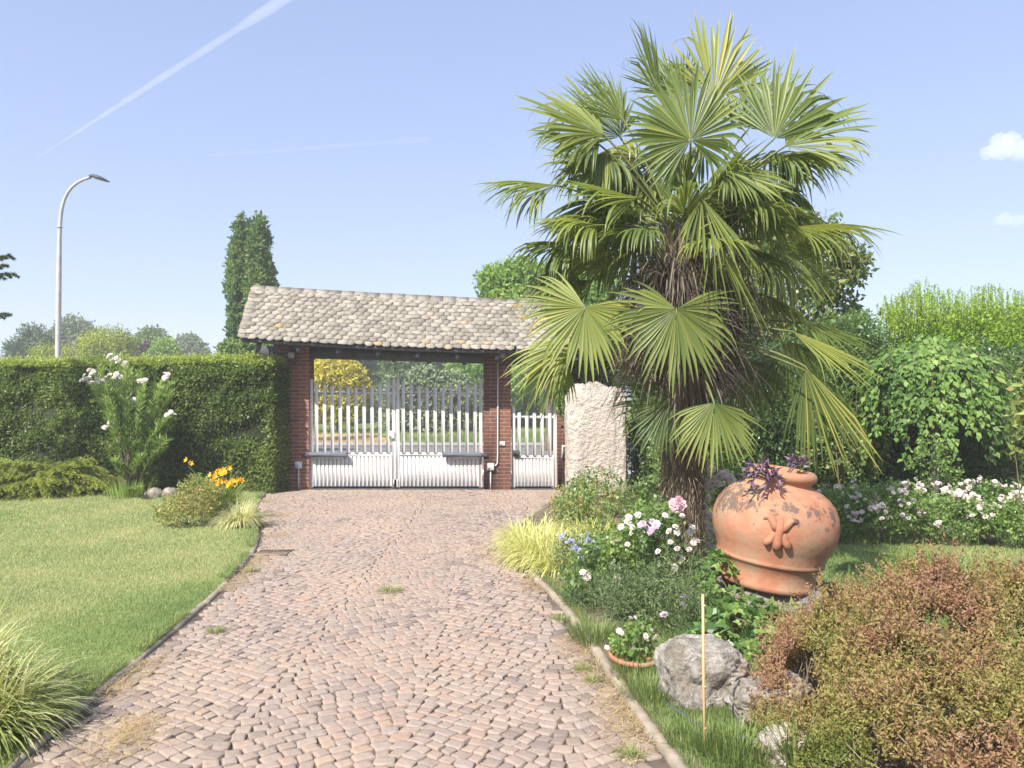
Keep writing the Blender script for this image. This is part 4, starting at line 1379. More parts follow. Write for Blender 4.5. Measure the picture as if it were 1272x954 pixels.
    fr(820, 420, .2, 800, 500, .2, (0, -1, .2), half=1.5, droop=.4, tone=.15)
    # the rest of the crown, all round
    for k in range(18):
        x, y = 760 + (k % 6) * 38 + rs.normal() * 10, 195 + (k // 6) * 32 + rs.normal() * 8
        sx_ = np.sign(x - 850) if abs(x - 850) > 25 else rs.choice([-1, 1])
        hub = P(x, y, PY + rs.uniform(.1, .6))
        tipd = nrm(np.array([sx_ * .7, rs.normal() * .5, -.35 + rs.normal() * .25]))
        frond(hub, hub + tipd * rs.uniform(.5, .66), np.cross(np.cross(tipd, UP), tipd) + rs.normal(size=3) * .25, half=rs.uniform(1.2, 1.7), droop=rs.uniform(.7, 1.3), tone=rs.uniform(.2, .5), n=38)
    for k in range(30):
        a = k * 2.399 + .4; el = 1.0 - 1.5 * (k / 30.0)
        d = np.array([math.cos(a) * math.cos(el), math.sin(a) * math.cos(el) * .9 + .15, math.sin(el)])
        if math.sin(a) < -.15 and el < .15 and k % 3:
            continue
        hub = np.array([PX, PY, 2.75]) + d * rs.uniform(.55, .8)
        tipd = nrm(d * np.array([1, 1, .6]) + np.array([0, 0, -.25 - .25 * (k / 30.0)]) + rs.normal(size=3) * .12)
        frond(hub, hub + tipd * rs.uniform(.5, .66), np.cross(np.cross(tipd, UP), tipd) + rs.normal(size=3) * .25, half=rs.uniform(1.1, 1.6), droop=rs.uniform(.4, 1.0), tone=rs.uniform(.25, .5), n=38)
    return t


palm()

# ------------------------------------------------------------------ terracotta jar
def jar():
    m, nt, out = mat('terracotta')
    n1 = noise(nt, 5, 6, .65); r1 = ramp(nt, [(.3, (.34, .14, .08)), (.5, (.43, .195, .112)), (.7, (.49, .255, .16))])
    nt.links.new(n1.outputs['Fac'], r1.inputs['Fac'])
    # grey green lichen film low down
    n2 = noise(nt, 2.6, 7, .7); tc = nt.nodes.new('ShaderNodeTexCoord'); sp = nt.nodes.new('ShaderNodeSeparateXYZ'); nt.links.new(tc.outputs['Object'], sp.inputs[0])
    r2 = ramp(nt, [(.46, (0, 0, 0)), (.64, (.8, .8, .8))]); nt.links.new(n2.outputs['Fac'], r2.inputs['Fac'])
    mx = N(nt, 'ShaderNodeMix', data_type='RGBA'); nt.links.new(r2.outputs['Color'], mx.inputs['Factor'])
    nt.links.new(r1.outputs['Color'], mx.inputs['A']); mx.inputs['B'].default_value = (.32, .25, .16, 1)
    # dark crust patches round the shoulder
    n3 = noise(nt, 15, 10, .75)
    mr = N(nt, 'ShaderNodeMapRange'); mr.inputs['From Min'].default_value = .42; mr.inputs['From Max'].default_value = .60
    nt.links.new(sp.outputs[2], mr.inputs['Value'])
    mr2 = N(nt, 'ShaderNodeMapRange'); mr2.inputs['From Min'].default_value = .76; mr2.inputs['From Max'].default_value = .66
    nt.links.new(sp.outputs[2], mr2.inputs['Value'])
    mu = N(nt, 'ShaderNodeMath', operation='MULTIPLY'); nt.links.new(mr.outputs[0], mu.inputs[0]); nt.links.new(mr2.outputs[0], mu.inputs[1])
    n4 = noise(nt, 2.2, 3)
    a1 = N(nt, 'ShaderNodeMath', operation='MULTIPLY_ADD'); nt.links.new(mu.outputs[0], a1.inputs[0]); a1.inputs[1].default_value = .17
    nt.links.new(n3.outputs['Fac'], a1.inputs[2])
    a2 = N(nt, 'ShaderNodeMath', operation='MULTIPLY_ADD'); nt.links.new(n4.outputs['Fac'], a2.inputs[0]); a2.inputs[1].default_value = .35
    nt.links.new(a1.outputs[0], a2.inputs[2])
    r3 = ramp(nt, [(.825, (0, 0, 0)), (.86, (.9, .9, .9))]); nt.links.new(a2.outputs[0], r3.inputs['Fac'])
    mx2 = N(nt, 'ShaderNodeMix', data_type='RGBA'); nt.links.new(r3.outputs['Color'], mx2.inputs['Factor'])
    nt.links.new(mx.outputs['Result'], mx2.inputs['A']); mx2.inputs['B'].default_value = (.13, .10, .08, 1)
    p = N(nt, 'ShaderNodeBsdfPrincipled'); p.inputs['Roughness'].default_value = .8; p.inputs['Specular IOR Level'].default_value = .2
    nt.links.new(mx2.outputs['Result'], p.inputs['Base Color'])
    b = N(nt, 'ShaderNodeBump', i_Strength=.55, i_Distance=.012); nt.links.new(n3.outputs['Fac'], b.inputs['Height']); nt.links.new(b.outputs[0], p.inputs['Normal'])
    nt.links.new(p.outputs[0], out.inputs['Surface'])
    M['terracotta'] = m
    Y = 5.8
    base = P(951, 724, Y)
    k = .975 / F * Y
    t = thing('terracotta_jar', base, 'big tilted weathered terracotta jar with relief ornament', 'jar')
    prof = [(0, 0), (52, 0), (57, 1), (60, 4), (60, 9), (57.5, 13), (60.5, 26), (63, 35), (65.5, 36.5), (66.5, 38.5), (66, 41), (66, 43), (71, 58), (75.5, 70), (77, 82), (76.5, 94), (73.5, 106), (68, 117), (60, 126), (51, 132), (43, 136), (39, 138), (37, 140), (37, 143), (39.5, 145), (42, 148), (42.5, 152), (41, 156), (37.5, 158.5), (33, 158), (31, 154), (31, 142), (28, 138), (0, 138)]
    prof = np.array(prof) * k
    prof[:, 1] *= .93
    body = MB().lathe(prof, 72, base).build('body', m, t, smooth=True)
    # relief: three-lobed bracket on the belly facing the drive
    za = base[2] + 82 * k * .95
    az = -1.5708 - .26
    n_ = np.array([math.cos(az), math.sin(az), 0]); sdv = np.array([-n_[1], n_[0], 0])
    R = 77 * k
    rl = MB()
    def rp(u, w_, o):        # u across, w up (px), o out
        rr = math.sqrt(max(R * R - 0, 0)) * np.interp(82 + w_, prof[10:22, 1] / k / .93, prof[10:22, 0] / k) * k / R
        ang = u * k / R
        d = n_ * math.cos(ang) + sdv * math.sin(ang)
        return np.array([base[0], base[1], 0]) + d * (rr + o * k) + np.array([0, 0, base[2] + (82 + w_) * k * .93])
    rl.tube([rp(0, 20, -3), rp(0, 12, -1), rp(0, 2, -1), rp(0, -8, -.5), rp(0, -15, 0), rp(0, -20, -2)], np.array([4, 6.2, 5.6, 5.6, 6.2, 2.6]) * k, 14)
    for s_ in (-1, 1):
        rl.tube([rp(s_ * 4, 6, -2), rp(s_ * 5.5, -1, -1.5), rp(s_ * 9, -8, -.5), rp(s_ * 12, -12, 0), rp(s_ * 13, -16, -2)], np.array([3, 4.4, 4.8, 5.2, 2]) * k, 12)
        rl.tube([rp(s_ * 3, 4, -1.5), rp(s_ * 6, 11, -.5), rp(s_ * 9.5, 17, .3), rp(s_ * 14, 21, .3), rp(s_ * 18, 20, -.3), rp(s_ * 19.5, 15, -2)], np.array([4, 5, 4.8, 4.2, 3.6, 1.6]) * k, 12)
    rl.build('relief_ornament', m, t, smooth=True)
    soil = MB().lathe([(0, 0), (31 * k, 0)], 24, base + [0, 0, 134 * k]).build('potting_soil', m_soil, t)
    t.rotation_euler = (math.radians(3), math.radians(7.5), 0)
    # block it stands on, buried in ivy
    MBk = rock('stone_plinth', (base[0] + .05, Y + .05, .08), (.34, .34, .2), 9, m_mono_dark, 'low stone block under the tilted terracotta jar', 'stone block', .1, 4, squared=.5)
    return base, k


m_mono_dark = surf_mat('mossy_stone', [(.3, (.16, .15, .12)), (.5, (.26, .24, .2)), (.75, (.36, .33, .28))], 9, .95, .8, 30, .03)
jb, jk = jar()

# purple plant in the jar
def purple_plant():
    rs = np.random.RandomState(6)
    c = P(955, 590, 5.72)
    t = thing('purple_trailing_plant', c, 'purple trailing plant spilling over the rim of the terracotta jar', 'plant')
    st, lf = MB(), MB()
    for x0, y0, dx, dy, L_ in [(950, 585, -1, .25, 34), (948, 586, -.5, -.6, 22), (952, 584, -.2, -1, 20), (945, 588, -.9, .9, 34), (955, 588, -.35, 1, 26), (950, 586, .8, -.2, 22), (958, 586, .9, .5, 20), (940, 590, -1, 0, 30), (985, 578, .3, -1, 20), (990, 578, .9, -.8, 18), (985, 578, -.4, -.8, 14), (962, 588, .3, 1, 24), (936, 582, -.6, -.5, 16)]:
        a = P(x0, y0, 5.45 if x0 < 970 else 5.75)
        d = np.array([dx, rs.normal() * .5 - .3, -dy]); d = nrm(d)
        Lm = L_ * jk * .55
        u = np.linspace(0, 1, 7)[:, None]
        pts = a + d * Lm * u + np.array([0, 0, .03]) * np.sin(u * 3) - np.array([0, 0, .05]) * u ** 2
        st.tube(np.vstack([P(968, 600, 5.75) + [0, 0, .0], pts]), .0055, 6)
        for q in range(1, 7):
            for s_ in range(2):
                ld = nrm(d * .7 + nrm(rs.normal(size=3)) * .8)
                lf.leaves(pts[q][None], ld[None], nrm(rs.normal(size=(1, 3)) + [0, -.5, 1]), -.0 + .07 * rs.uniform(.6, 1.1), .019, rs.rand(), mid=.35, fold=.4)
    st.build('stem', M['purple_plant'], t, smooth=True)
    lf.build('foliage', M['purple_plant'], t)


purple_plant()

# ------------------------------------------------------------------ stones, stake, bowl, hose
m_rock = surf_mat('boulder_stone', [(.28, (.15, .13, .11)), (.45, (.34, .31, .27)), (.6, (.50, .46, .41)), (.78, (.62, .58, .53))], 12, .95, 1.0, 22, .06, scale2=5.0, stops2=(.2, .165, .11), fac2=.75)
rock('boulder', (1.06, 4.2, .1), (.24, .22, .2), 21, m_rock, 'big grey weathered boulder behind the thin bamboo stake', 'boulder', .16, 6, squared=.55, ns=2.4, fine=.10)
rock('boulder', (1.33, 3.95, .05), (.2, .2, .13), 23, m_rock, 'low pale crumbly stone between the boulder and the brown shrub', 'boulder', .25, 6, squared=.75, ns=2.6, fine=.1)
rock('boulder', (1.27, 3.5, .03), (.16, .13, .09), 24, m_mono, 'small whitish stone half under the brown shrub', 'boulder', .25, 5, squared=.8, ns=2.6, fine=.1)
for (x, y, r_, sd, lab) in ((191, 601, .13, 31, 'grey rounded stone left of its pinkish neighbour, behind the flower bed'), (212, 603, .15, 32, 'pinkish rounded stone behind the small red tipped shrub')):
    rock('garden_stone', (xx(x, 12.9), 12.9, .05), (r_ * 1.1, r_, r_ * .8), sd, m_rock, lab, 'stone', .2, 4, fine=.04)
c = G(876, 938)
mb = MB().tube([c - [0, 0, .1], P(874, 840, c[1]), P(873, 738, c[1])], [.007, .0068, .006], 8)
for z in (.12, .31, .5, .68):
    mb.tube([(c[0] - .008 * z, c[1], z), (c[0] - .008 * z, c[1], z + .008)], .0085, 8)
mb.build('garden_stake', surf_mat('bamboo', [(.3, (.48, .33, .14)), (.7, (.62, .46, .24))], 10, .6, 0), loc=c, label='thin yellow bamboo stake standing before the boulder', cat='stake', smooth=True)


def bowl():
    c = G(788, 829)
    t = thing('terracotta_bowl', c, 'shallow terracotta bowl by the right kerb', 'bowl')
    prof = np.array([(0, 0), (.095, 0), (.1, .005), (.14, .085), (.158, .09), (.162, .1), (.16, .115), (.15, .118), (.143, .11), (.13, .09), (0, .085)])
    MB().lathe(prof, 40, c + [0, 0, -.025]).build('body', M['terracotta'], t, smooth=True)
    t.rotation_euler = (math.radians(5), math.radians(2), 0)
    return c


bc = bowl()
hose = smooth_line([(.80, 4.08, .03), (.84, 3.95, .04), (.9, 3.75, .045), (1.0, 3.62, .05), (1.12, 3.6, .04), (1.3, 3.75, .03)], 30)
MB().tube(hose, .012, 8).build('irrigation_hose', m_dark, loc=(.9, 3.8, 0), smooth=True, label='dark irrigation hose lying on the soil by the kerb', cat='hose')
g = G(340, 687)
mbg = MB()
for i in range(12):
    mbg.box((g[0] - .17 + i * .029, g[1] - .12, .001), (g[0] - .157 + i * .029, g[1] + .12, .014))
for dy in (-.13, .12):
    mbg.box((g[0] - .18, g[1] + dy, .0), (g[0] + .18, g[1] + dy + .012, .016))
mbg.build('drain_grate', surf_mat('rusty_iron', [(.3, (.2, .15, .11)), (.7, (.34, .26, .2))], 20, .8, .3), loc=g, label='rusty drain grate in the setts beside the left kerb', cat='drain grate')

# ------------------------------------------------------------------ grass clumps
def clump(c, n, L, W, m_, label, spread=.12, seed=1, bend=(.5, 1.3), tone=None, cat='ornamental grass', group='clumps of ornamental grass', name='ornamental_grass', up=1.0, hr=.7, seg=5):
    rs = np.random.RandomState(seed)
    c = np.asarray(c, float)
    a = rs.uniform(0, 6.283, n); q = np.sqrt(rs.rand(n))
    rad = np.stack([np.cos(a), np.sin(a), 0 * a], -1)
    base = c + rad * (q * spread)[:, None]
    d = nrm(rad * (hr * rs.uniform(.1, 1.2, n) * (.3 + q))[:, None] + UP * up + rs.normal(size=(n, 3)) * .12)
    r = rs.rand(n) if tone is None else np.clip(tone + rs.normal(size=n) * .22, 0, 1)
    mb = MB().blades(base, d, L * rs.uniform(.55, 1.1, n), W * rs.uniform(.6, 1.2, n), rs.uniform(bend[0], bend[1], n), r, seg=seg)
    return mb.build(name, m_, loc=c, label=label, cat=cat, group=group)


clump((-2.62, 3.74, .02), 1600, .43, .015, M['cream_grass'], 'big cream striped grass clump in the near left corner', .22, 1, (.7, 1.5), hr=1.1, seg=7)
clump((-2.9, 3.95, .02), 1000, .6, .014, M['cream_grass'], 'cream striped grass clump cut by the left picture edge', .2, 2, (.7, 1.5), hr=1.1, seg=7)
c = G(297, 648, .03); clump((xx(299, 9.95), 9.95, .02), 900, .40, .012, M['cream_grass'], 'small pale striped grass clump by the orange daylilies', .13, 3, (.9, 1.8), hr=1.2, tone=.88)
for (x, Y, n, L_, sd, lab) in ((668, 7.75, 1500, .48, 4, 'lime yellow grass mound at the right kerb, nearest the drive'), (655, 8.5, 1000, .48, 5, 'lime yellow grass mound farthest along the right kerb'), (705, 7.7, 1400, .46, 6, 'lime yellow grass mound next to the blue flowers'), (725, 8.4, 900, .5, 7, 'greener yellow grass mound in front of the dark rose bush'), (690, 7.35, 900, .36, 8, 'lowest lime yellow grass mound spilling over the kerb')):
    clump((xx(x + 8, Y), Y, .02), n, L_ * .88, .014, M['yellow_grass'], lab, .27, sd, (.9, 1.9), hr=1.2, tone=.66 if sd != 7 else .35)
c = G(905, 935); clump((1.02, 3.5, .02), 800, .13, .006, M['wild_grass'], 'tuft of bright green grass at the foot of the bamboo stake', .17, 9, (.2, .8), cat='grass tuft', group='grass tufts in the right bed', name='grass_tuft')
clump((1.24, 3.4, .02), 90, .28, .012, M['wild_grass'], 'broad bladed grass tuft left of the brown shrub', .06, 10, (.2, .8), cat='grass tuft', group='grass tufts in the right bed', name='grass_tuft')
clump((.86, 3.62, .02), 500, .1, .006, M['wild_grass'], 'short grass tuft against the right kerb in the foreground', .14, 11, (.2, .8), cat='grass tuft', group='grass tufts in the right bed', name='grass_tuft')
clump((.72, 4.5, .02), 500, .10, .005, M['wild_grass'], 'grass tuft hiding the near side of the terracotta bowl', .14, 12, (.2, .8), cat='grass tuft', group='grass tufts in the right bed', name='grass_tuft')
clump((.74, 4.2, .02), 600, .11, .005, M['wild_grass'], 'grass tuft between the kerb and the big boulder', .15, 13, (.2, .8), cat='grass tuft', group='grass tufts in the right bed', name='grass_tuft')
clump((.56, 5.2, .02), 700, .14, .005, M['wild_grass'], 'soft grass tuft at the kerb before the grey green perennial', .18, 14, (.2, .8), cat='grass tuft', group='grass tufts in the right bed', name='grass_tuft')
# weeds between the setts
for i, (x, y, s_, lab) in enumerate(((485, 735, .10, 'flat weed tuft in the middle of the driveway setts'), (725, 832, .05, 'small weed in the setts beside the terracotta bowl'), (736, 845, .04, 'tiny weed in the setts below the terracotta bowl'), (783, 938, .055, 'bright weed in the setts at the bottom of the right kerb'), (696, 770, .06, 'weed at the edge of the right kerb'), (268, 785, .05, 'yellowish weed in the setts by the left kerb'), (312, 710, .06, 'weed at the left kerb near the drain grate'))):
    c = G(x, y)
    clump(c, 120, s_ * 1.1, .006, M['wild_grass'], lab, s_ * .8, 40 + i, (.1, .9), cat='weed', group='weeds in the driveway', name='weed', hr=1.6, up=.6, tone=.8)

# dry straw along the kerbs (uncountable)
def straw():
    rs = np.random.RandomState(14)
    mb = MB()
    for line, sg in ((kerb_l, 1), (kerb_r, -1)):
        n = 9000
        k = rs.randint(2, len(line) - 6, n)
        p = line[k] + np.stack([sg * np.abs(rs.normal(size=n)) * .10 + sg * .01, rs.normal(size=n) * .06, rs.uniform(0, .012, n)], -1)
        dens = wob(p, 2.2, 61) > .44
        p = p[dens]; n = len(p)
        a = rs.uniform(0, 6.283, n)
        mb.blades(p, np.stack([np.cos(a), np.sin(a), rs.uniform(0, .35, n)], -1), rs.uniform(.02, .09, n), .003, rs.uniform(0, .3, n), rs.rand(n), seg=2)
    for (x, y, r_, n) in ((365 - 215, 925, .16, 500), (165, 905, .1, 300), (618, 688, .3, 600), (650, 700, .2, 300), (345, 640, .15, 500), (345, 665, .15, 400), (775, 890, .14, 300)):
        c = G(x, y)
        p = c + rs.normal(size=(n, 3)) * [r_ * .6, r_, 0] + [0, 0, .006]
        a = rs.uniform(0, 6.283, n)
        mb.blades(p, np.stack([np.cos(a), np.sin(a), rs.uniform(0, .3, n)], -1), rs.uniform(.03, .12, n), .003, rs.uniform(0, .3, n), rs.rand(n), seg=2)
    mb.build('dry_straw', M['straw'], kind='stuff')


straw()

# lawn blades (uncountable)
def lawn_grass(name, poly, n, Yr, Xr, z, m_, h=(.02, .05), seed=1, tone=None, w=.004, near=3.0, patchy=0):
    rs = np.random.RandomState(seed)
    # density falls with the distance
    u = rs.rand(n)
    Y = 1 / ((1 - u) / Yr[0] + u / Yr[1])
    X = rs.uniform(Xr[0], Xr[1], n)
    s_ = inpoly(X, Y, poly) & (np.abs(X) < Y * .72 + .4)
    X, Y = X[s_], Y[s_]; n = len(X)
    p = np.stack([X, Y, np.full(n, z)], -1)
    d = nrm(np.stack([rs.normal(size=n) * .6, rs.normal(size=n) * .6, np.ones(n)], -1))
    sc_ = np.clip(Y / near, 1, 4) ** .6
    t1 = wob(p * [1, 1, 0], 1.0, seed + 1); t2 = wob(p * [1, 1, 0], .45, seed + 8)
    r = np.clip(.12 + .28 * rs.rand(n) + .5 * np.clip((t1 * .5 + t2 * .5 - .44) * 4.6, 0, 1) + (rs.rand(n) < .05) * .4, 0, 1)
    if patchy:
        k_ = wob(p * [1, 1, 0], 2.6, seed + 20) > patchy
        p, d, r, sc_ = p[k_], d[k_], r[k_], sc_[k_]; n = len(p)
    mb = MB()
    L_ = rs.uniform(*h, n) * sc_ * .8 ; W = w * sc_ * 1.3
    sd = nrm(np.stack([rs.normal(size=n), rs.normal(size=n) * .4, np.zeros(n)], -1))
    v = np.stack([p - sd * W[:, None] / 2, p + sd * W[:, None] / 2, p + d * L_[:, None]], 1)
    mb.add(v.reshape(-1, 3), None, np.arange(n * 3).reshape(-1, 3), np.repeat(r, 3))
    return mb.build(name, m_, kind='stuff')


lawn_grass('lawn_grass', lawn_l, 900000, (3.2, 15.5), (-14, -1.5), .010, M['lawn_blade'], (.010, .026), 3, w=.0026)
lawn_grass('lawn_grass_right', lawn_r, 130000, (4.8, 8.6), (1.8, 7.6), .032, M['lawn_blade'], (.015, .045), 4, near=4)
lawn_grass('verge_grass', [(-4.7, 28.4), (12, 28.4), (12, 46), (-16, 46), (-16, 39.5), (-6.4, 38.5), (-5, 33)], 60000, (28, 46), (-16, 12), -.05, M['wild_grass'], (.12, .3), 5, w=.02, near=28)
lawn_grass('field_grass', [(-16, 29), (-5.1, 29), (-5.3, 33), (-6.6, 38), (-16, 39)], 16000, (28, 40), (-16, -5), -.05, M['straw'], (.08, .2), 6, w=.02, near=28)
def edge_grass():
    rs = np.random.RandomState(44)
    mb = MB()
    for line, sg, n, off in ((kerb_l, -1, 16000, .055), (kerb_r[:50], 1, 9000, .075)):
        k = rs.randint(0, len(line) - 1, n); u = rs.rand(n)[:, None]
        p = line[k] * (1 - u) + line[k + 1] * u
        p[:, 0] += sg * (off + np.abs(rs.normal(size=n)) * .05 - .02); p[:, 2] = .01
        keep = wob(p, 3.5, 12 + n) > .36
        p = p[keep]; m_ = len(p)
        d = np.stack([-sg * rs.uniform(-.2, .9, m_), rs.normal(size=m_) * .5, np.ones(m_)], -1)
        mb.blades(p, d, rs.uniform(.025, .075, m_), .0035, rs.uniform(.1, .9, m_), np.clip(.2 + .5 * rs.rand(m_) + (rs.rand(m_) < .12) * .4, 0, 1), seg=3)
    mb.build('kerb_grass', M['lawn_blade'], kind='stuff')


edge_grass()
# rough grass and ground cover of the right bed
bed_strip = [tuple(p[:2] + np.array([.12, 0])) for p in kerb_r[:52]] + [(.9, 9.0), (1.4, 6.0), (1.25, 4.6), (1.1, 3.0)]
lawn_grass('rough_grass', bed_strip, 90000, (2.8, 9), (.2, 1.9), .02, M['wild_grass'], (.02, .08), 7, w=.004, near=3.5, patchy=.4)
bed_back = [(1.0, 5.0), (.9, 9), (1.2, 13.5), (12, 13.5), (12, 8.4), (3.4, 8.6), (2.1, 8.2), (1.9, 6.5), (2.4, 5.2), (4.2, 5.0), (6, 4), (1.4, 4.2)]
lawn_grass('ground_cover', bed_back, 110000, (4.0, 13.5), (.9, 11), .02, M['wild_grass'], (.03, .12), 8, w=.006, near=4, patchy=.36)


# ------------------------------------------------------------------ the brown shrub in the foreground
def brown_shrub():
    rs = np.random.RandomState(41)
    c = np.array([2.45, 3.75, .02])
    t = thing('brown_shrub', c, 'low spreading shrub with browned and orange tipped foliage in the right foreground', 'shrub')

    def hfn(x, y):
        dx, dy = (x - 2.6) / 1.42, (y - 3.7) / 1.28
        rr = (np.abs(dx) ** 2.4 + np.abs(dy) ** 2.4) ** (1 / 2.4)
        p = np.stack([x, y, 0 * x], -1)
        l1, l2 = wob(p, 3.2, 401), wob(p, 9.0, 402)
        rr = rr + (l1 - .5) * .22
        h = .62 * np.clip(1 - np.clip(rr, 0, 1) ** 2.6, 0, 1) ** .62 * (.72 + .4 * l1) + (l2 - .5) * .2
        h += .16 * np.exp(-((x - 2.3) ** 2 + (y - 4.25) ** 2) / .4)
        return h, rr
    n = 56000
    x = rs.uniform(1.05, 4.05, n); y = rs.uniform(2.35, 5.05, n)
    h, rr = hfn(x, y)
    s_ = (rr < 1) & (x < y * .80 + .25)
    x, y, h = x[s_], y[s_], h[s_]
    e = .03
    gx, gy = (hfn(x + e, y)[0] - h) / e, (hfn(x, y + e)[0] - h) / e
    nr = nrm(np.stack([-gx, -gy, np.ones(len(x))], -1))
    dep = np.abs(rs.normal(size=len(x))) * .05
    steep = np.clip(np.hypot(gx, gy) / 3, 0, 1)
    p = np.stack([x, y, np.maximum(h * (1 - steep * rs.rand(len(x)) * .8) - dep, .01) + .02], -1)
    b, b2 = wob(p, 2.4, 77), wob(p, 7, 78)
    far = np.clip((p[:, 1] - 3.2) / .9, 0, 1)
    tn = .11 + .42 * far + .5 * (b - .45) + .75 * (b2 - .5) + .05
    tn = np.clip(tn, 0, 1)
    hol = wob(p, 13, 79) > .34
    p, nr, tn = p[hol], nr[hol], tn[hol]
    fb = MB()
    sprig_leaves(fb, rs, p, nr, 9, .06, .018, .008, up=.6, seed=5, tone=(.8, .26), tonefn=lambda q: tn, jit=.65)
    i = rs.choice(len(p), 2600, False)
    q0 = p[i]; d0 = nrm(nr[i] * .6 + UP * .7 + rs.normal(size=(len(i), 3)) * .35); l0 = rs.uniform(.06, .2, len(i))
    for s in np.linspace(.1, 1, 8):
        sprig_leaves(fb, rs, q0 + d0 * (l0 * s)[:, None], d0, 3, .02, .02, .009, up=.3, seed=5, tone=(.8, .26), tonefn=lambda q: np.clip(tn[i] + .1, 0, 1), jit=.3)
    fb.build('foliage', M['brown_shrub'], t)
    sb = MB()
    for k in range(260):
        i = rs.randint(len(p))
        q = p[i].copy(); q[2] -= .02
        b0 = np.array([q[0] + rs.normal() * .12, q[1] + rs.normal() * .12, 0])
        sb.tube([b0, (b0 + q) / 2 + rs.normal(size=3) * .02, q], [.005, .004, .002], 4, cap=False)
    sb.build('stem', M['twig'], t)
    tw = MB()
    for k in range(650):
        i = rs.randint(len(p))
        d = nrm(nr[i] * .5 + rs.normal(size=3) * .8 + UP * .2)
        L_ = rs.uniform(.05, .2)
        tw.tube([p[i] - d * L_ * .5, p[i] + rs.normal(size=3) * .01, p[i] + d * L_ * .5], [.0018, .0015, .0008], 4, cap=False)
    tw.build('dry_twig', M['straw_twig'], t, kind='stuff')


brown_shrub()

# ------------------------------------------------------------------ ivy under the jar
def ivy():
    rs = np.random.RandomState(3)
    c = np.array([1.72, 5.25, 0])
    t = thing('ivy', c, 'mound of ivy covering the stone under the terracotta jar', 'ivy')
    cl = [(1.6, 5.3, .06, .3, .26, .2), (1.85, 5.25, .06, .3, .22, .16), (1.45, 5.0, .05, .3, .3, .24), (1.75, 5.0, .05, .3, .3, .2), (2.1, 5.25, .04, .28, .22, .14), (1.48, 5.65, .1, .22, .25, .42)]
    p, nr = ell_points(rs, cl, 1700, .06, bottom=-.2)
    mb = MB()
    n = len(p)
    d = nrm(rs.normal(size=(n, 3)) * .7 + nr * .5 + [0, 0, -.5])
    r = rs.rand(n)
    L_ = rs.uniform(.05, .085, n)
    # three-lobed leaf: centre blade and two side lobes
    nn = nrm(nr + rs.normal(size=(n, 3)) * .4 + UP * .3)
    sd = nrm(np.cross(d, nn))
    mb.leaves(p, d, nn, L_, L_ * .62, r, mid=.35, fold=.08)
    for s_ in (-1, 1):
        mb.leaves(p + nn * .001, nrm(d * .45 + sd * s_), nn, L_ * .66, L_ * .5, r, mid=.4, fold=.06)
    st = MB()
    for k in range(30):
        i, j = rs.randint(n, size=2)
        if np.linalg.norm(p[i] - p[j]) < .5:
            st.tube([p[i] - nr[i] * .03, (p[i] + p[j]) / 2 + [0, 0, .02], p[j] - nr[j] * .03], .004, 5)
    st.build('stem', M['twig'], t)
    mb.build('foliage', M['ivy'], t)


ivy()


# ------------------------------------------------------------------ roses
def rose_bush(base, cl, flowers, label, leafm='rose_leaf', petal='petal_white', n=900, seed=1, fr=.035, cluster=5, csize=.024, group='rose bushes', tone=(.5, .5), ll=.04, lw=.026, SL=.12, cat='rose bush', gaps=.25, name='rose_bush', nstem=12, up=.5):
    t = shrub(name, base, cl, M[leafm], M['green_stem'], label, cat, n=n, nl=6, SL=SL, ll=ll, lw=lw, group=group, seed=seed, gaps=gaps, thick=.35, nstem=nstem, stem_r=.005, tone=tone, up=up)
    rs = np.random.RandomState(seed + 3)
    for f in flowers:
        f = np.asarray(f, float)
        c, pm = f[:3], petal
        mb = MB()
        for q in range(max(1, int(cluster * rs.uniform(.6, 1.3)))):
            off = rs.normal(size=3) * csize * (0 if cluster == 1 else 1) * [1, .7, .8]
            rose_flower(mb, c + off, fr * rs.uniform(.75, 1.15), rs)
        mb.build('flower', M[pm], t)
        # stalk
    return t


def scatter(rs, cl, n, zmin=.2, front=True):
    p, nr = ell_points(rs, cl, n * 8, .06, inner=.95)
    s_ = (p[:, 2] > zmin)
    if front:
        s_ &= (nr[:, 1] < .35)
    p = p[s_] + nr[s_] * .02
    return p[:n]


# bed of white roses at the right
rsb = np.random.RandomState(55)
spots = [(1045, 8.9, .62, 'leftmost bush of the white rose bed, just right of the jar'), (1098, 8.7, .72, 'white rose bush with heavy flower sprays, second right of the jar'), (1140, 9.1, .66, 'white rose bush below the weeping tree'), (1178, 8.6, .58, 'low white rose bush between two fuller ones'), (1222, 8.8, .70, 'full white rose bush right of the middle of the bed'), (1262, 8.4, .56, 'white rose bush cut by the right picture edge'), (1320, 8.8, .6, 'white rose bush past the right edge')]
for i, (x, Y, h, lab) in enumerate(spots):
    X = xx(x, Y)
    cl = [(X, Y, h * .5, .34, .34, h * .5), (X + .15, Y - .1, h * .6, .25, .25, h * .36), (X - .18, Y + .05, h * .55, .25, .28, h * .4)]
    if i < 6:
        fl = scatter(rsb, cl, 21 if i in (1, 4) else 15, .28)
        rose_bush((X, Y, 0), cl, fl, lab, 'rose_leaf_light', 'petal_white', 1300, 60 + i, .028, 6, .03, group='bushes of the white rose bed', ll=.036)
# white roses left of the jar
Y = 6.9; X = xx(893, Y)
cl = [(X, Y, .45, .26, .26, .5), (X + .02, Y, .85, .2, .2, .3), (X - .1, Y - .1, .3, .25, .25, .3)]
fl = [P(x, y, Y - .2) for x, y in ((884, 596), (895, 600), (888, 612), (879, 622), (882, 640), (877, 655), (886, 662), (878, 678), (884, 690), (876, 704), (868, 712), (890, 588), (905, 596), (872, 600), (880, 668))]
rose_bush((X, Y, 0), cl, fl, 'tall white rose squeezed between palm trunk and jar', 'rose_leaf_light', 'petal_white', 700, 71, .04, 4, .035, group='rose bushes round the palm')
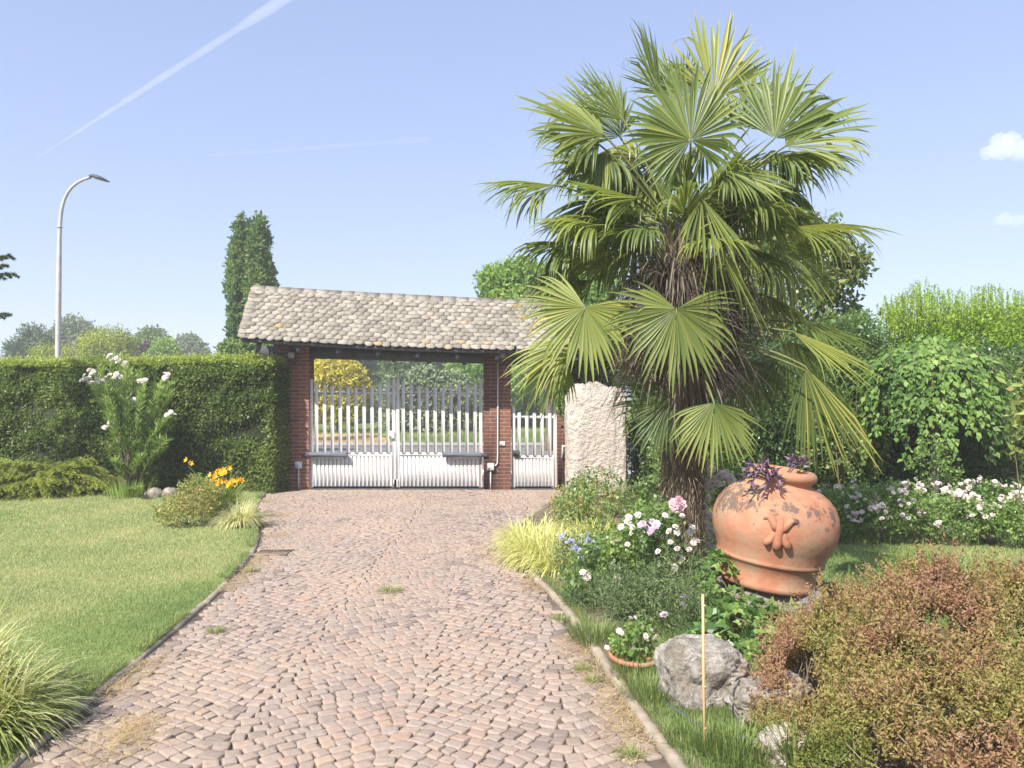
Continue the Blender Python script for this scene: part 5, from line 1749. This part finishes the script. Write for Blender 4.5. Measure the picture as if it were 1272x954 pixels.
# pink roses on the left of and before the palm trunk
Y = 5.95; X = xx(835, Y)
cl = [(X, Y, .35, .28, .22, .42), (X - .08, Y - .05, .62, .2, .18, .22), (X + .1, Y - .05, .25, .25, .2, .3)]
t = rose_bush((X, Y, 0), cl, [P(x, y, Y - .25) for x, y in ((838, 650), (832, 658), (845, 663), (855, 672), (842, 690), (850, 745), (854, 755), (826, 640), (848, 640), (860, 655), (833, 676), (850, 683), (822, 690), (858, 700), (838, 708))], 'rose bush with one big pink bloom in front of the palm trunk', 'rose_leaf', 'petal_white', 750, 72, .028, 2, .028, group='rose bushes round the palm', gaps=.4)
rs_ = np.random.RandomState(3)
mb = MB()
for q in range(6):
    rose_flower(mb, P(841, 628, Y - .4) + rs_.normal(size=3) * .016, .046, rs_, (rs_.normal() * .3, -1, .4))
mb.build('flower', M['petal_pink'], t)
Y = 6.3; X = xx(808, Y)
cl = [(X, Y, .4, .26, .25, .42), (X - .15, Y, .3, .25, .25, .34), (X - .02, Y - .05, .62, .18, .18, .18)]
t = rose_bush((X, Y, 0), cl, [P(x, y, Y - .22) for x, y in ((796, 640), (782, 642), (800, 655), (793, 662), (812, 655), (824, 668), (785, 660), (806, 668), (775, 655), (818, 636), (790, 675), (802, 690), (768, 668))], 'rose bush with pale pink and lilac blooms left of the palm trunk', 'rose_leaf_light', 'petal_white', 700, 73, .029, 2, .03, group='rose bushes round the palm')
for (x, y, r_) in ((798, 652, .034), (815, 650, .036), (807, 657, .03)):
    mb = MB()
    for q in range(4):
        rose_flower(mb, P(x, y, Y - .5) + rs_.normal(size=3) * .014, r_ * .8, rs_, (rs_.normal() * .3, -1, .5))
    mb.build('flower', M['petal_lilac'] if x != 800 else M['petal_pink'], t)
# dark reddish tipped rose shrub before the monolith
Y = 8.9; X = xx(762, Y)
cl = [(X, Y, .5, .45, .4, .48), (X - .35, Y, .35, .32, .35, .36), (X + .4, Y + .1, .5, .35, .35, .42), (X + .05, Y, .8, .3, .3, .26)]
rose_bush((X, Y, 0), cl, [P(x, y, Y - .3) for x, y in ((782, 640), (786, 644))], 'dark leaved rose bush with reddish tips before the stone monolith', 'rose_leaf', 'petal_white', 2000, 74, .03, 3, .03, group='rose bushes round the palm', tone=(.45, .62), ll=.042)
# darker rose / shrub in the front with mauve blooms
Y = 6.35; X = xx(745, Y)
cl = [(X, Y, .22, .25, .25, .28), (X + .2, Y - .05, .3, .25, .25, .32), (X - .05, Y - .2, .15, .3, .2, .2)]
rose_bush((X, Y, 0), cl, [P(x, y, Y - .25) for x, y in ((724, 711), (731, 714), (729, 717), (767, 718))], 'dark green rose bush with a few white blooms near the kerb', 'rose_leaf', 'petal_white', 1000, 75, .034, 1, .0, group='rose bushes round the palm', gaps=.2)
Y = 5.45; X = xx(812, Y)
cl = [(X, Y, .15, .28, .22, .3), (X - .15, Y + .1, .2, .25, .2, .28), (X + .12, Y + .05, .2, .22, .2, .34)]
rose_bush((X, Y, 0), cl, [P(825, 764, Y - .2), P(848, 752, Y - .2), P(852, 743, Y - .2)], 'grey green bush with single pale lilac bloom behind the terracotta bowl', 'sage', 'petal_lilac', 1300, 76, .036, 1, .0, group='rose bushes round the palm', ll=.032, lw=.010, gaps=.1)
# blue flowered perennial beside the yellow grass
Y = 6.9; X = xx(716, Y)
cl = [(X, Y, .2, .22, .2, .26), (X + .18, Y, .22, .2, .2, .26)]
rose_bush((X, Y, 0), cl, [P(x, y, Y - .2) for x, y in ((700, 668), (708, 672), (716, 676), (722, 690), (735, 678), (745, 683), (712, 684), (728, 668))], 'perennial with pale blue flower heads beside the lime yellow grass', 'sage', 'petal_blue', 700, 77, .02, 5, .022, group=None, cat='perennial', name='blue_flower', ll=.035, lw=.012)
# plant in the bowl
bc = bc - np.array([0, 0, 0]); cl = [(bc[0], bc[1], .12, .13, .13, .1), (bc[0] + .02, bc[1], .2, .09, .09, .09), (bc[0] - .07, bc[1], .14, .08, .08, .07)]
rose_bush((bc[0], bc[1], .06), cl, scatter(rsb, cl, 9, .12), 'small white flowering plant growing in the terracotta bowl', 'rose_leaf_light', 'petal_white', 260, 78, .018, 1, 0, group=None, cat='flowering plant', name='flowering_plant', ll=.03, lw=.02, SL=.07, gaps=0)
# loose young rose in front of the weeping tree
Y = 9.4; X = xx(1150, Y)
cl = [(X, Y, .95, .25, .2, .3), (X + .2, Y, .75, .22, .2, .2), (X - .02, Y, .5, .12, .12, .4)]
rose_bush((X, Y, 0), cl, [], 'tall sparse pale leaved rose shoot before the weeping tree', 'rose_leaf_light', 'petal_white', 260, 79, .03, 1, 0, group='rose bushes round the palm', gaps=.2)
# green filler shrub between the blue flower and the palm
Y = 6.9; X = xx(770, Y)
shrub('bushy_perennial', (X, Y, 0), [(X, Y, .2, .28, .25, .32), (X + .2, Y - .05, .15, .25, .25, .28)], M['rose_leaf_light'], M['green_stem'], 'yellowish green bushy perennial left of the palm foot', 'perennial', 900, 6, .12, .036, .016, seed=80, gaps=.1)
Y = 5.9; X = xx(775, Y)
shrub('bushy_perennial', (X, Y, 0), [(X, Y, .08, .35, .28, .24), (X - .25, Y + .2, .05, .25, .25, .18)], M['sage'], M['green_stem'], 'low grey green feathery perennial at the kerb by the bowl', 'perennial', 1300, 8, .14, .03, .005, seed=81, up=.9)
Y = 5.2; X = xx(862, Y)
shrub('bushy_perennial', (X, Y, 0), [(X, Y, .1, .2, .2, .36), (X + .03, Y + .5, .2, .2, .2, .5)], M['sage'], M['green_stem'], 'wispy grey green perennial climbing at the palm foot', 'perennial', 1000, 8, .16, .035, .005, seed=82, up=1.0)
Y = 11.7; X = xx(700, Y)
shrub('yellow_leaf_shrub', (xx(705, 10.2), 10.2, 0), [(xx(705, 10.2), 10.2, .2, .24, .2, .3), (xx(722, 10.2), 10.2, .35, .2, .2, .3)], M['nandina'], M['green_stem'], 'yellowish shrub with orange leaves at the foot of the monolith', 'shrub', 500, 6, .12, .04, .02, seed=83)
Y = 10.6
shrub('green_shrub', (xx(760, Y), Y, 0), [(xx(775, Y), Y, .5, .3, .3, .5), (xx(790, Y), Y, .7, .25, .3, .45)], M['rose_leaf'], M['twig'], 'dark shrub growing against the right side of the monolith', 'shrub', 1300, 6, .16, .05, .03, seed=84, gaps=.2)

# ------------------------------------------------------------------ left bed
Y = 9.95; c = np.array([xx(232, Y), Y, .04])
cl = [(c[0], Y, .26, .3, .28, .26), (c[0] + .18, Y, .38, .26, .26, .24), (c[0] - .12, Y - .1, .2, .24, .22, .2), (c[0] + .08, Y + .1, .5, .18, .18, .16)]
shrub('red_tipped_shrub', c, cl, M['nandina'], M['green_stem'], 'small light green shrub with reddish tips in the left flower bed', 'shrub', 1100, 7, .12, .04, .016, seed=90, gaps=.22, tone=(.5, .65))


def daylily():
    rs = np.random.RandomState(12)
    Y = 10.6; c = np.array([xx(275, Y), Y, .04])
    t = thing('daylily', c, 'orange flowering daylily clump in the left flower bed', 'daylily')
    n = 420
    a = rs.uniform(0, 6.283, n); rad = np.stack([np.cos(a), np.sin(a), 0 * a], -1)
    MB().blades(c + [-.03, 0, 0] + rad * rs.uniform(0, .16, (n, 1)), nrm(rad * rs.uniform(.1, .8, (n, 1)) + UP), rs.uniform(.35, .7, n), .018, rs.uniform(.4, 1.2, n), rs.rand(n), seg=5).build('foliage', M['lily_leaf'], t)
    st = MB()
    pts = [(262, 593), (268, 590), (275, 585), (281, 590), (288, 597), (272, 598), (284, 600), (266, 600), (278, 594), (292, 600), (234, 579), (257, 601), (280, 583), (295, 597)]
    for x, y in pts:
        e = P(x, y, Y - .12 + rs.normal() * .08)
        st.tube([c + rs.normal(size=3) * [.05, .05, 0], (c + e) / 2 + [0, 0, .1], e], .004, 5)
        mb = MB()
        for q in range(2):
            ax = nrm(np.array([rs.normal() * .6, -.8, .5])); aa = nrm(np.cross(ax, [.2, .3, .9])); bb = np.cross(ax, aa)
            an = np.arange(6) / 6 * 6.283
            rd = np.cos(an)[:, None] * aa + np.sin(an)[:, None] * bb
            mb.leaves(np.repeat((e + rs.normal(size=3) * .03)[None], 6, 0), nrm(rd * .9 + ax * .6), nrm(ax[None] - rd * .5), .058, .027, rs.rand(6), mid=.55)
        mb.build('flower', M['petal_orange'], t)
    st.build('stalk', M['green_stem'], t)


daylily()


def juniper(c, L_, n, seed, label):
    rs = np.random.RandomState(seed)
    t = thing('juniper', c, label, 'juniper', 'spreading junipers before the hedge')
    fb, tb = MB(), MB()
    c = np.asarray(c, float)
    for k in range(n):
        a = rs.uniform(0, 6.283)
        el = rs.uniform(.12, 1.2)
        d = np.array([math.cos(a) * math.cos(el), math.sin(a) * math.cos(el), math.sin(el)])
        l_ = L_ * rs.uniform(.6, 1.05) * (1 - .40 * math.sin(el))
        u = np.linspace(0, 1, 7)[:, None]
        hd = np.array([math.cos(a), math.sin(a), 0])
        pts = c + d * l_ * u + hd * l_ * .28 * math.sin(el) * u ** 2 - np.array([0, 0, .42]) * l_ * u ** 2.6
        tb.tube(pts, .010 * (1.1 - u[:, 0]), 5)
        m_ = 26
        uu = rs.uniform(.3, 1, m_)
        bp = np.stack([np.interp(uu, u[:, 0], pts[:, i]) for i in range(3)], 1)
        sd = nrm(np.cross(d, UP))
        tw = nrm(d * .9 + sd * rs.choice([-1, 1], (m_, 1)) * rs.uniform(.3, .9, (m_, 1)) + rs.normal(size=(m_, 3)) * .15 + [0, 0, -.25])
        tl = .26 * (1.25 - uu)
        q = np.linspace(.05, 1, 10)
        pp = bp[:, None] + tw[:, None] * (tl[:, None] * q[None])[:, :, None] - np.array([0, 0, .07]) * (q[None] ** 2)[:, :, None]
        pp = np.repeat(pp.reshape(-1, 3), 3, 0)
        dd = nrm(np.repeat(np.repeat(tw, 10, 0), 3, 0) + nrm(rs.normal(size=(len(pp), 3))) * .75)
        tn = np.clip(np.repeat(np.tile(q, m_), 3) * .5 + .25 * rs.rand(len(pp)) + .25 * np.repeat(np.repeat(uu, 10), 3) - .05, 0, 1)
        fb.leaves(pp, dd, rs.normal(size=pp.shape), .05, .012, tn)
    tb.build('branch', M['bark'], t)
    fb.build('foliage', M['juniper'], t)


juniper((xx(75, 13.7), 13.35, .1), 1.5, 150, 1, 'yellow green spreading juniper beside the oleander')
juniper((xx(-10, 13.5), 13.2, .1), 1.5, 120, 2, 'darker spreading juniper cut by the left picture edge')


def oleander():
    rs = np.random.RandomState(22)
    Y = 13.0; c = np.array([xx(163, Y), Y, .04])
    t = thing('oleander', c, 'oleander bush with white flowers leaning before the hedge', 'oleander')
    tb, fb = MB(), MB()
    tips = [(112, 478), (120, 462), (140, 450), (155, 458), (170, 462), (180, 480), (200, 475), (208, 490), (195, 510), (210, 520), (150, 490), (165, 500), (185, 530), (205, 545), (140, 520), (160, 540), (175, 560), (130, 500), (195, 560), (150, 570), (170, 590), (185, 585), (160, 600)]
    for x, y in tips:
        for r_ in range(3):
            e = P(x + rs.normal() * 5, y + rs.normal() * 5, Y + rs.normal() * .3)
            b = c + rs.normal(size=3) * [.08, .08, 0]
            u = np.linspace(0, 1, 9)[:, None]
            mid = b * .5 + e * .5 + [(c[0] - e[0]) * .25, 0, .1]
            pts = (1 - u) ** 2 * b + 2 * u * (1 - u) * mid + u ** 2 * e
            tb.tube(pts, .014 * (1.15 - u[:, 0]), 6)
            m_ = 130
            uu = rs.uniform(.3, 1, m_) ** .7
            bp = np.stack([np.interp(uu, u[:, 0], pts[:, i]) for i in range(3)], 1)
            a = rs.uniform(0, 6.283, m_)
            ld = nrm(nrm(e - b)[None] * .9 + np.stack([np.cos(a), np.sin(a), rs.uniform(-.3, .5, m_)], -1) * .8)
            fb.leaves(bp, ld, rs.normal(size=(m_, 3)) + UP, rs.uniform(.10, .17, m_), .022, np.clip(.25 * rs.rand(m_) + .6 * uu ** 2 * rs.rand(m_) + .1, 0, 1), mid=.45)
    # low sprouts at the foot
    n = 260
    a = rs.uniform(0, 6.283, n); rad = np.stack([np.cos(a), np.sin(a), 0 * a], -1)
    fb.blades(c + rad * rs.uniform(0, .35, (n, 1)) - [0, .1, 0], nrm(rad * .3 + UP), rs.uniform(.12, .36, n), .02, rs.uniform(.1, .5, n), rs.uniform(.3, .9, n), seg=3)
    tb.build('stem', M['twig'], t, smooth=True)
    fb.build('foliage', M['oleander'], t)
    for x, y, k in ((113, 461, 7), (108, 472, 8), (120, 473, 5), (138, 444, 6), (146, 447, 5), (155, 451, 4), (160, 497, 6), (164, 500, 4), (205, 467, 5), (136, 527, 6), (212, 514, 3), (146, 466, 4), (135, 472, 3), (175, 471, 4)):
        mb = MB()
        for q in range(k):
            rose_flower(mb, P(x, y, Y - .3) + rs.normal(size=3) * .034, .046, rs)
        mb.build('flower', M['petal_cream'], t)


oleander()

# ------------------------------------------------------------------ right side: weeping mulberry and tall shrubs
def mulberry():
    rs = np.random.RandomState(33)
    Y = 10.4; c = np.array([xx(1158, Y), Y, 0])
    t = thing('weeping_tree', c, 'weeping tree with a dense umbrella of hanging green leaves', 'tree')
    top = P(1158, 440, Y)
    tb, fb = MB(), MB()
    tb.tube([c - [0, 0, .1], c + [.03, 0, .8], top], [.07, .055, .04], 9)
    for k in range(170):
        a = k * 2.399; q = math.sqrt((k + .5) / 170)
        R = .98 * q * rs.uniform(.85, 1.1)
        rad = np.array([math.cos(a), math.sin(a), 0])
        hang = (.3 + 1.0 * q) * rs.uniform(.7, 1.1)
        u = np.linspace(0, 1, 12)
        x = np.minimum(u * 1.9, 1) ** .8 * R * (1 + .05 * u)
        zz = .2 * np.sin(np.minimum(u * 2, 1) * 1.57) * (1 - .6 * q) + .1 * (1 - q) - hang * np.clip(u - .3, 0, 1) ** 1.2 * 1.5 - .12 * q
        pts = top + rad * x[:, None] + np.stack([0 * u, 0 * u, zz], -1)
        tb.tube(pts, np.linspace(.007, .0025, 12), 5)
        m_ = int(30 + 66 * q)
        uu = rs.uniform(.12, 1, m_)
        bp = np.stack([np.interp(uu, u, pts[:, i]) for i in range(3)], 1) + rs.normal(size=(m_, 3)) * .03
        ld = nrm(rad[None] * .45 + rs.normal(size=(m_, 3)) * .4 + [0, 0, -.85])
        ln = nrm(rad[None] + rs.normal(size=(m_, 3)) * .35 + UP * .5)
        L_ = rs.uniform(.06, .115, m_)
        fb.leaves(bp, ld, ln, L_, L_ * .66, np.clip(rs.rand(m_) * .7 + .15 + .15 * rs.normal(), 0, 1), mid=.36, fold=.1)
    tb.build('branch', M['bark'], t)
    fb.build('foliage', M['mulberry'], t)


mulberry()
K = dict(m_bark=M['twig'])
shrub('bright_shrub', (xx(1190, 13), 13, 0), [(xx(1140, 13), 13, 2.0, .75, .7, .95), (xx(1195, 13), 13, 2.3, .8, .7, .85), (xx(1250, 13), 13, 2.2, .8, .7, .95), (xx(1190, 13), 12.9, 1.1, 1.6, .9, 1.1), (xx(1300, 13), 13, 1.8, .9, .8, 1.1)], M['bright'], M['twig'], 'tall bright green shrub with upright fresh shoots behind the weeping tree', 'shrub', 17000, 7, .25, .07, .026, seed=91, up=1.3, gaps=.08, tone=(.3, .7))


def shoots():
    """long upright shoots of the bright shrub"""
    t = [o for o in bpy.data.objects if o.name.startswith('bright_shrub')][0]
    rs = np.random.RandomState(92)
    fb, tb = MB(), MB()
    for k in range(280):
        x = rs.uniform(1092, 1300); yb = 400 + rs.normal() * 8
        yt = np.interp(x, [1090, 1110, 1140, 1160, 1190, 1230, 1270, 1300], [372, 365, 342, 352, 358, 348, 362, 360]) + abs(rs.normal()) * 13
        Y = 13 + rs.normal() * .35
        a, e = P(x, yb + 12, Y), P(x + rs.normal() * 5, yt, Y)
        tb.tube([a, e], [.006, .002], 5)
        m_ = 44
        u = rs.rand(m_)[:, None]
        an = rs.uniform(0, 6.283, m_)
        fb.leaves(a + (e - a) * u, nrm(np.stack([np.cos(an), np.sin(an), rs.uniform(.5, 1.4, m_)], -1)), rs.normal(size=(m_, 3)) + UP, .06 * (1.2 - u[:, 0] * .6), .02, np.clip(.5 + .5 * rs.rand(m_), 0, 1))
    tb.build('shoot', M['green_stem'], t, kind='stuff')
    fb.build('shoot_leaves', M['bright'], t, kind='stuff')


shoots()
for (x, Y, cls, m_, lab, n, sd) in (
        (1245, 11.2, [(1240, 500, 60, 70), (1225, 560, 60, 60), (1270, 540, 50, 90), (1200, 590, 50, 40)], 'laurel', 'dark green shrub right of the weeping tree, under the bright shoots', 4200, 93),
        (1130, 11.6, [(1110, 560, 60, 60), (1160, 580, 60, 50), (1075, 540, 40, 60)], 'laurel', 'dark shrub in the gap under the weeping tree', 3200, 94),
        (1050, 11.3, [(1030, 470, 44, 70), (1045, 540, 50, 70), (1000, 520, 50, 80), (1060, 430, 36, 40)], 'rose_leaf', 'dark leafy shrub between jar and weeping tree', 4200, 95),
        (955, 11.4, [(940, 500, 54, 80), (970, 560, 56, 60), (920, 570, 44, 60), (985, 470, 40, 50)], 'laurel', 'dark leafy shrub right behind the palm trunk', 4200, 96),
        (880, 11.6, [(870, 500, 44, 80), (860, 570, 48, 60), (905, 450, 40, 50)], 'rose_leaf', 'leafy shrub behind the palm, right of the trunk', 3600, 97),
        (812, 13.2, [(815, 500, 36, 60), (820, 560, 40, 60), (800, 455, 30, 34), (835, 450, 40, 50)], 'magnolia', 'yellow flecked shrub right of the monolith', 3600, 98),
        (760, 13.9, [(750, 460, 34, 30), (720, 480, 30, 50), (775, 440, 30, 30)], 'laurel', 'dark shrub directly behind the monolith', 2200, 99)):
    cl = px_clumps(cls, Y)
    shrub('evergreen_shrub', (xx(x, Y), Y, 0), cl, M[m_], M['twig'], lab, 'shrub', int(n * 1.6), 6, .2, .065, .034, seed=sd, gaps=.1, group='evergreen shrubs along the back of the garden', stem_r=.015, bottom=-1, tone=(.45, .5))
shrub('evergreen_shrub', (11.6, 12.6, 0), [(10.8, 12.6, 1.2, 1.1, .9, 1.3), (12.4, 12.8, 1.3, 1.2, .9, 1.4), (11.5, 12.4, 2.2, 1.0, .8, .9)], M['bright'], M['twig'], 'bright green shrub past the right picture edge', 'shrub', 5000, 6, .25, .07, .03, seed=101, group='evergreen shrubs along the back of the garden', stem_r=.015, bottom=-1)
# red leaved shrub at the right edge
Y = 6.0
shrub('red_leaf_shrub', (xx(1380, Y), Y, 0), [(xx(1305, Y), Y, 1.55, .22, .3, .35), (xx(1320, Y), Y, 1.2, .25, .3, .35)], M['nandina'], M['twig'], 'shrub with orange leaf tips just entering at the right edge', 'shrub', 160, 6, .2, .09, .035, seed=100, tone=(.2, .8))

# ------------------------------------------------------------------ clouds and vapour trails
def vapour(name, dens):
    m, nt, out = mat(name)
    v = N(nt, 'ShaderNodeVolumePrincipled')
    v.inputs['Color'].default_value = (1, 1, 1, 1)
    v.inputs['Density'].default_value = dens
    v.inputs['Anisotropy'].default_value = 0
    nt.links.new(v.outputs[0], out.inputs['Volume'])
    return m


def sky_pt(x, y, h):
    Y = h * F / (HY - y)
    return np.array([(x - CX) / F * Y, Y, h + H])


def trail(a, b, h, r0, r1, dens, label, nm):
    A, B = sky_pt(*a, h), sky_pt(*b, h)
    u = np.linspace(0, 1, 24)[:, None]
    rs = np.random.RandomState(len(label))
    pts = A + (B - A) * u
    rad = (r0 + (r1 - r0) * u[:, 0]) * (1 + rs.normal(size=24) * .14)
    rad[0] *= .1; rad[-1] *= .1
    mb = MB().tube(pts, rad, 12)
    o = mb.build('vapour_trail', vapour(nm, dens), loc=A, smooth=True, label=label, cat='vapour trail')
    return o


trail((40, 200), (385, -22), 2000, 6, 27, .0034, 'broad white vapour trail crossing the upper left sky', 'trail_vapour')
trail((250, 194), (540, 172), 2000, 14, 22, .0016, 'faint thin vapour trail low in the middle of the sky', 'thin_vapour')


def cloud(lst, Y, dens, label):
    import bmesh
    mb = MB()
    rs = np.random.RandomState(2)
    bm = bmesh.new(); bmesh.ops.create_icosphere(bm, subdivisions=4, radius=1)
    v0 = np.array([q.co[:] for q in bm.verts]); f0 = np.array([[q.index for q in fc.verts] for fc in bm.faces]); bm.free()
    c0 = P(lst[0][0], lst[0][1], Y)
    cs = np.array([P(x, y, Y) for x, y, r in lst]); rr = np.array([r / F * Y for x, y, r in lst])
    # star shaped union: ray from the middle to the farthest lobe surface
    c = cs.mean(0)
    k = np.full(len(v0), 1.0)
    for cc, r in zip(cs, rr):
        o = cc - c
        b = v0 @ o
        disc = b * b - (o @ o - r * r)
        k = np.maximum(k, np.where(disc > 0, b + np.sqrt(np.maximum(disc, 0)), 0))
    v = v0 * (k * (1 + .16 * (wob(v0, 5, 3, 3) - .5)))[:, None] + c
    return MB().add(v, None, f0).build('cloud', vapour('cloud_vapour', dens), loc=c, smooth=True, label=label, cat='cloud')


cloud([(1245, 184, 15), (1226, 190, 10), (1266, 186, 14), (1240, 174, 10), (1256, 176, 12), (1280, 190, 12)], 2600, .010, 'small white puffy cloud at the right edge of the sky')
cloud([(1248, 272, 9), (1238, 275, 6), (1262, 274, 8), (1275, 272, 8)], 3000, .006, 'faint low cloud wisp under the white cloud')

# ------------------------------------------------------------------ thin summer haze round the whole garden
m, nt, out = mat('haze_air')
v = N(nt, 'ShaderNodeVolumePrincipled')
v.inputs['Color'].default_value = (.93, .95, 1, 1)
v.inputs['Density'].default_value = .0021
nt.links.new(v.outputs[0], out.inputs['Volume'])
MB().box((-140, -14, -1.06), (140, 150, 14)).build('haze', m, kind='stuff')
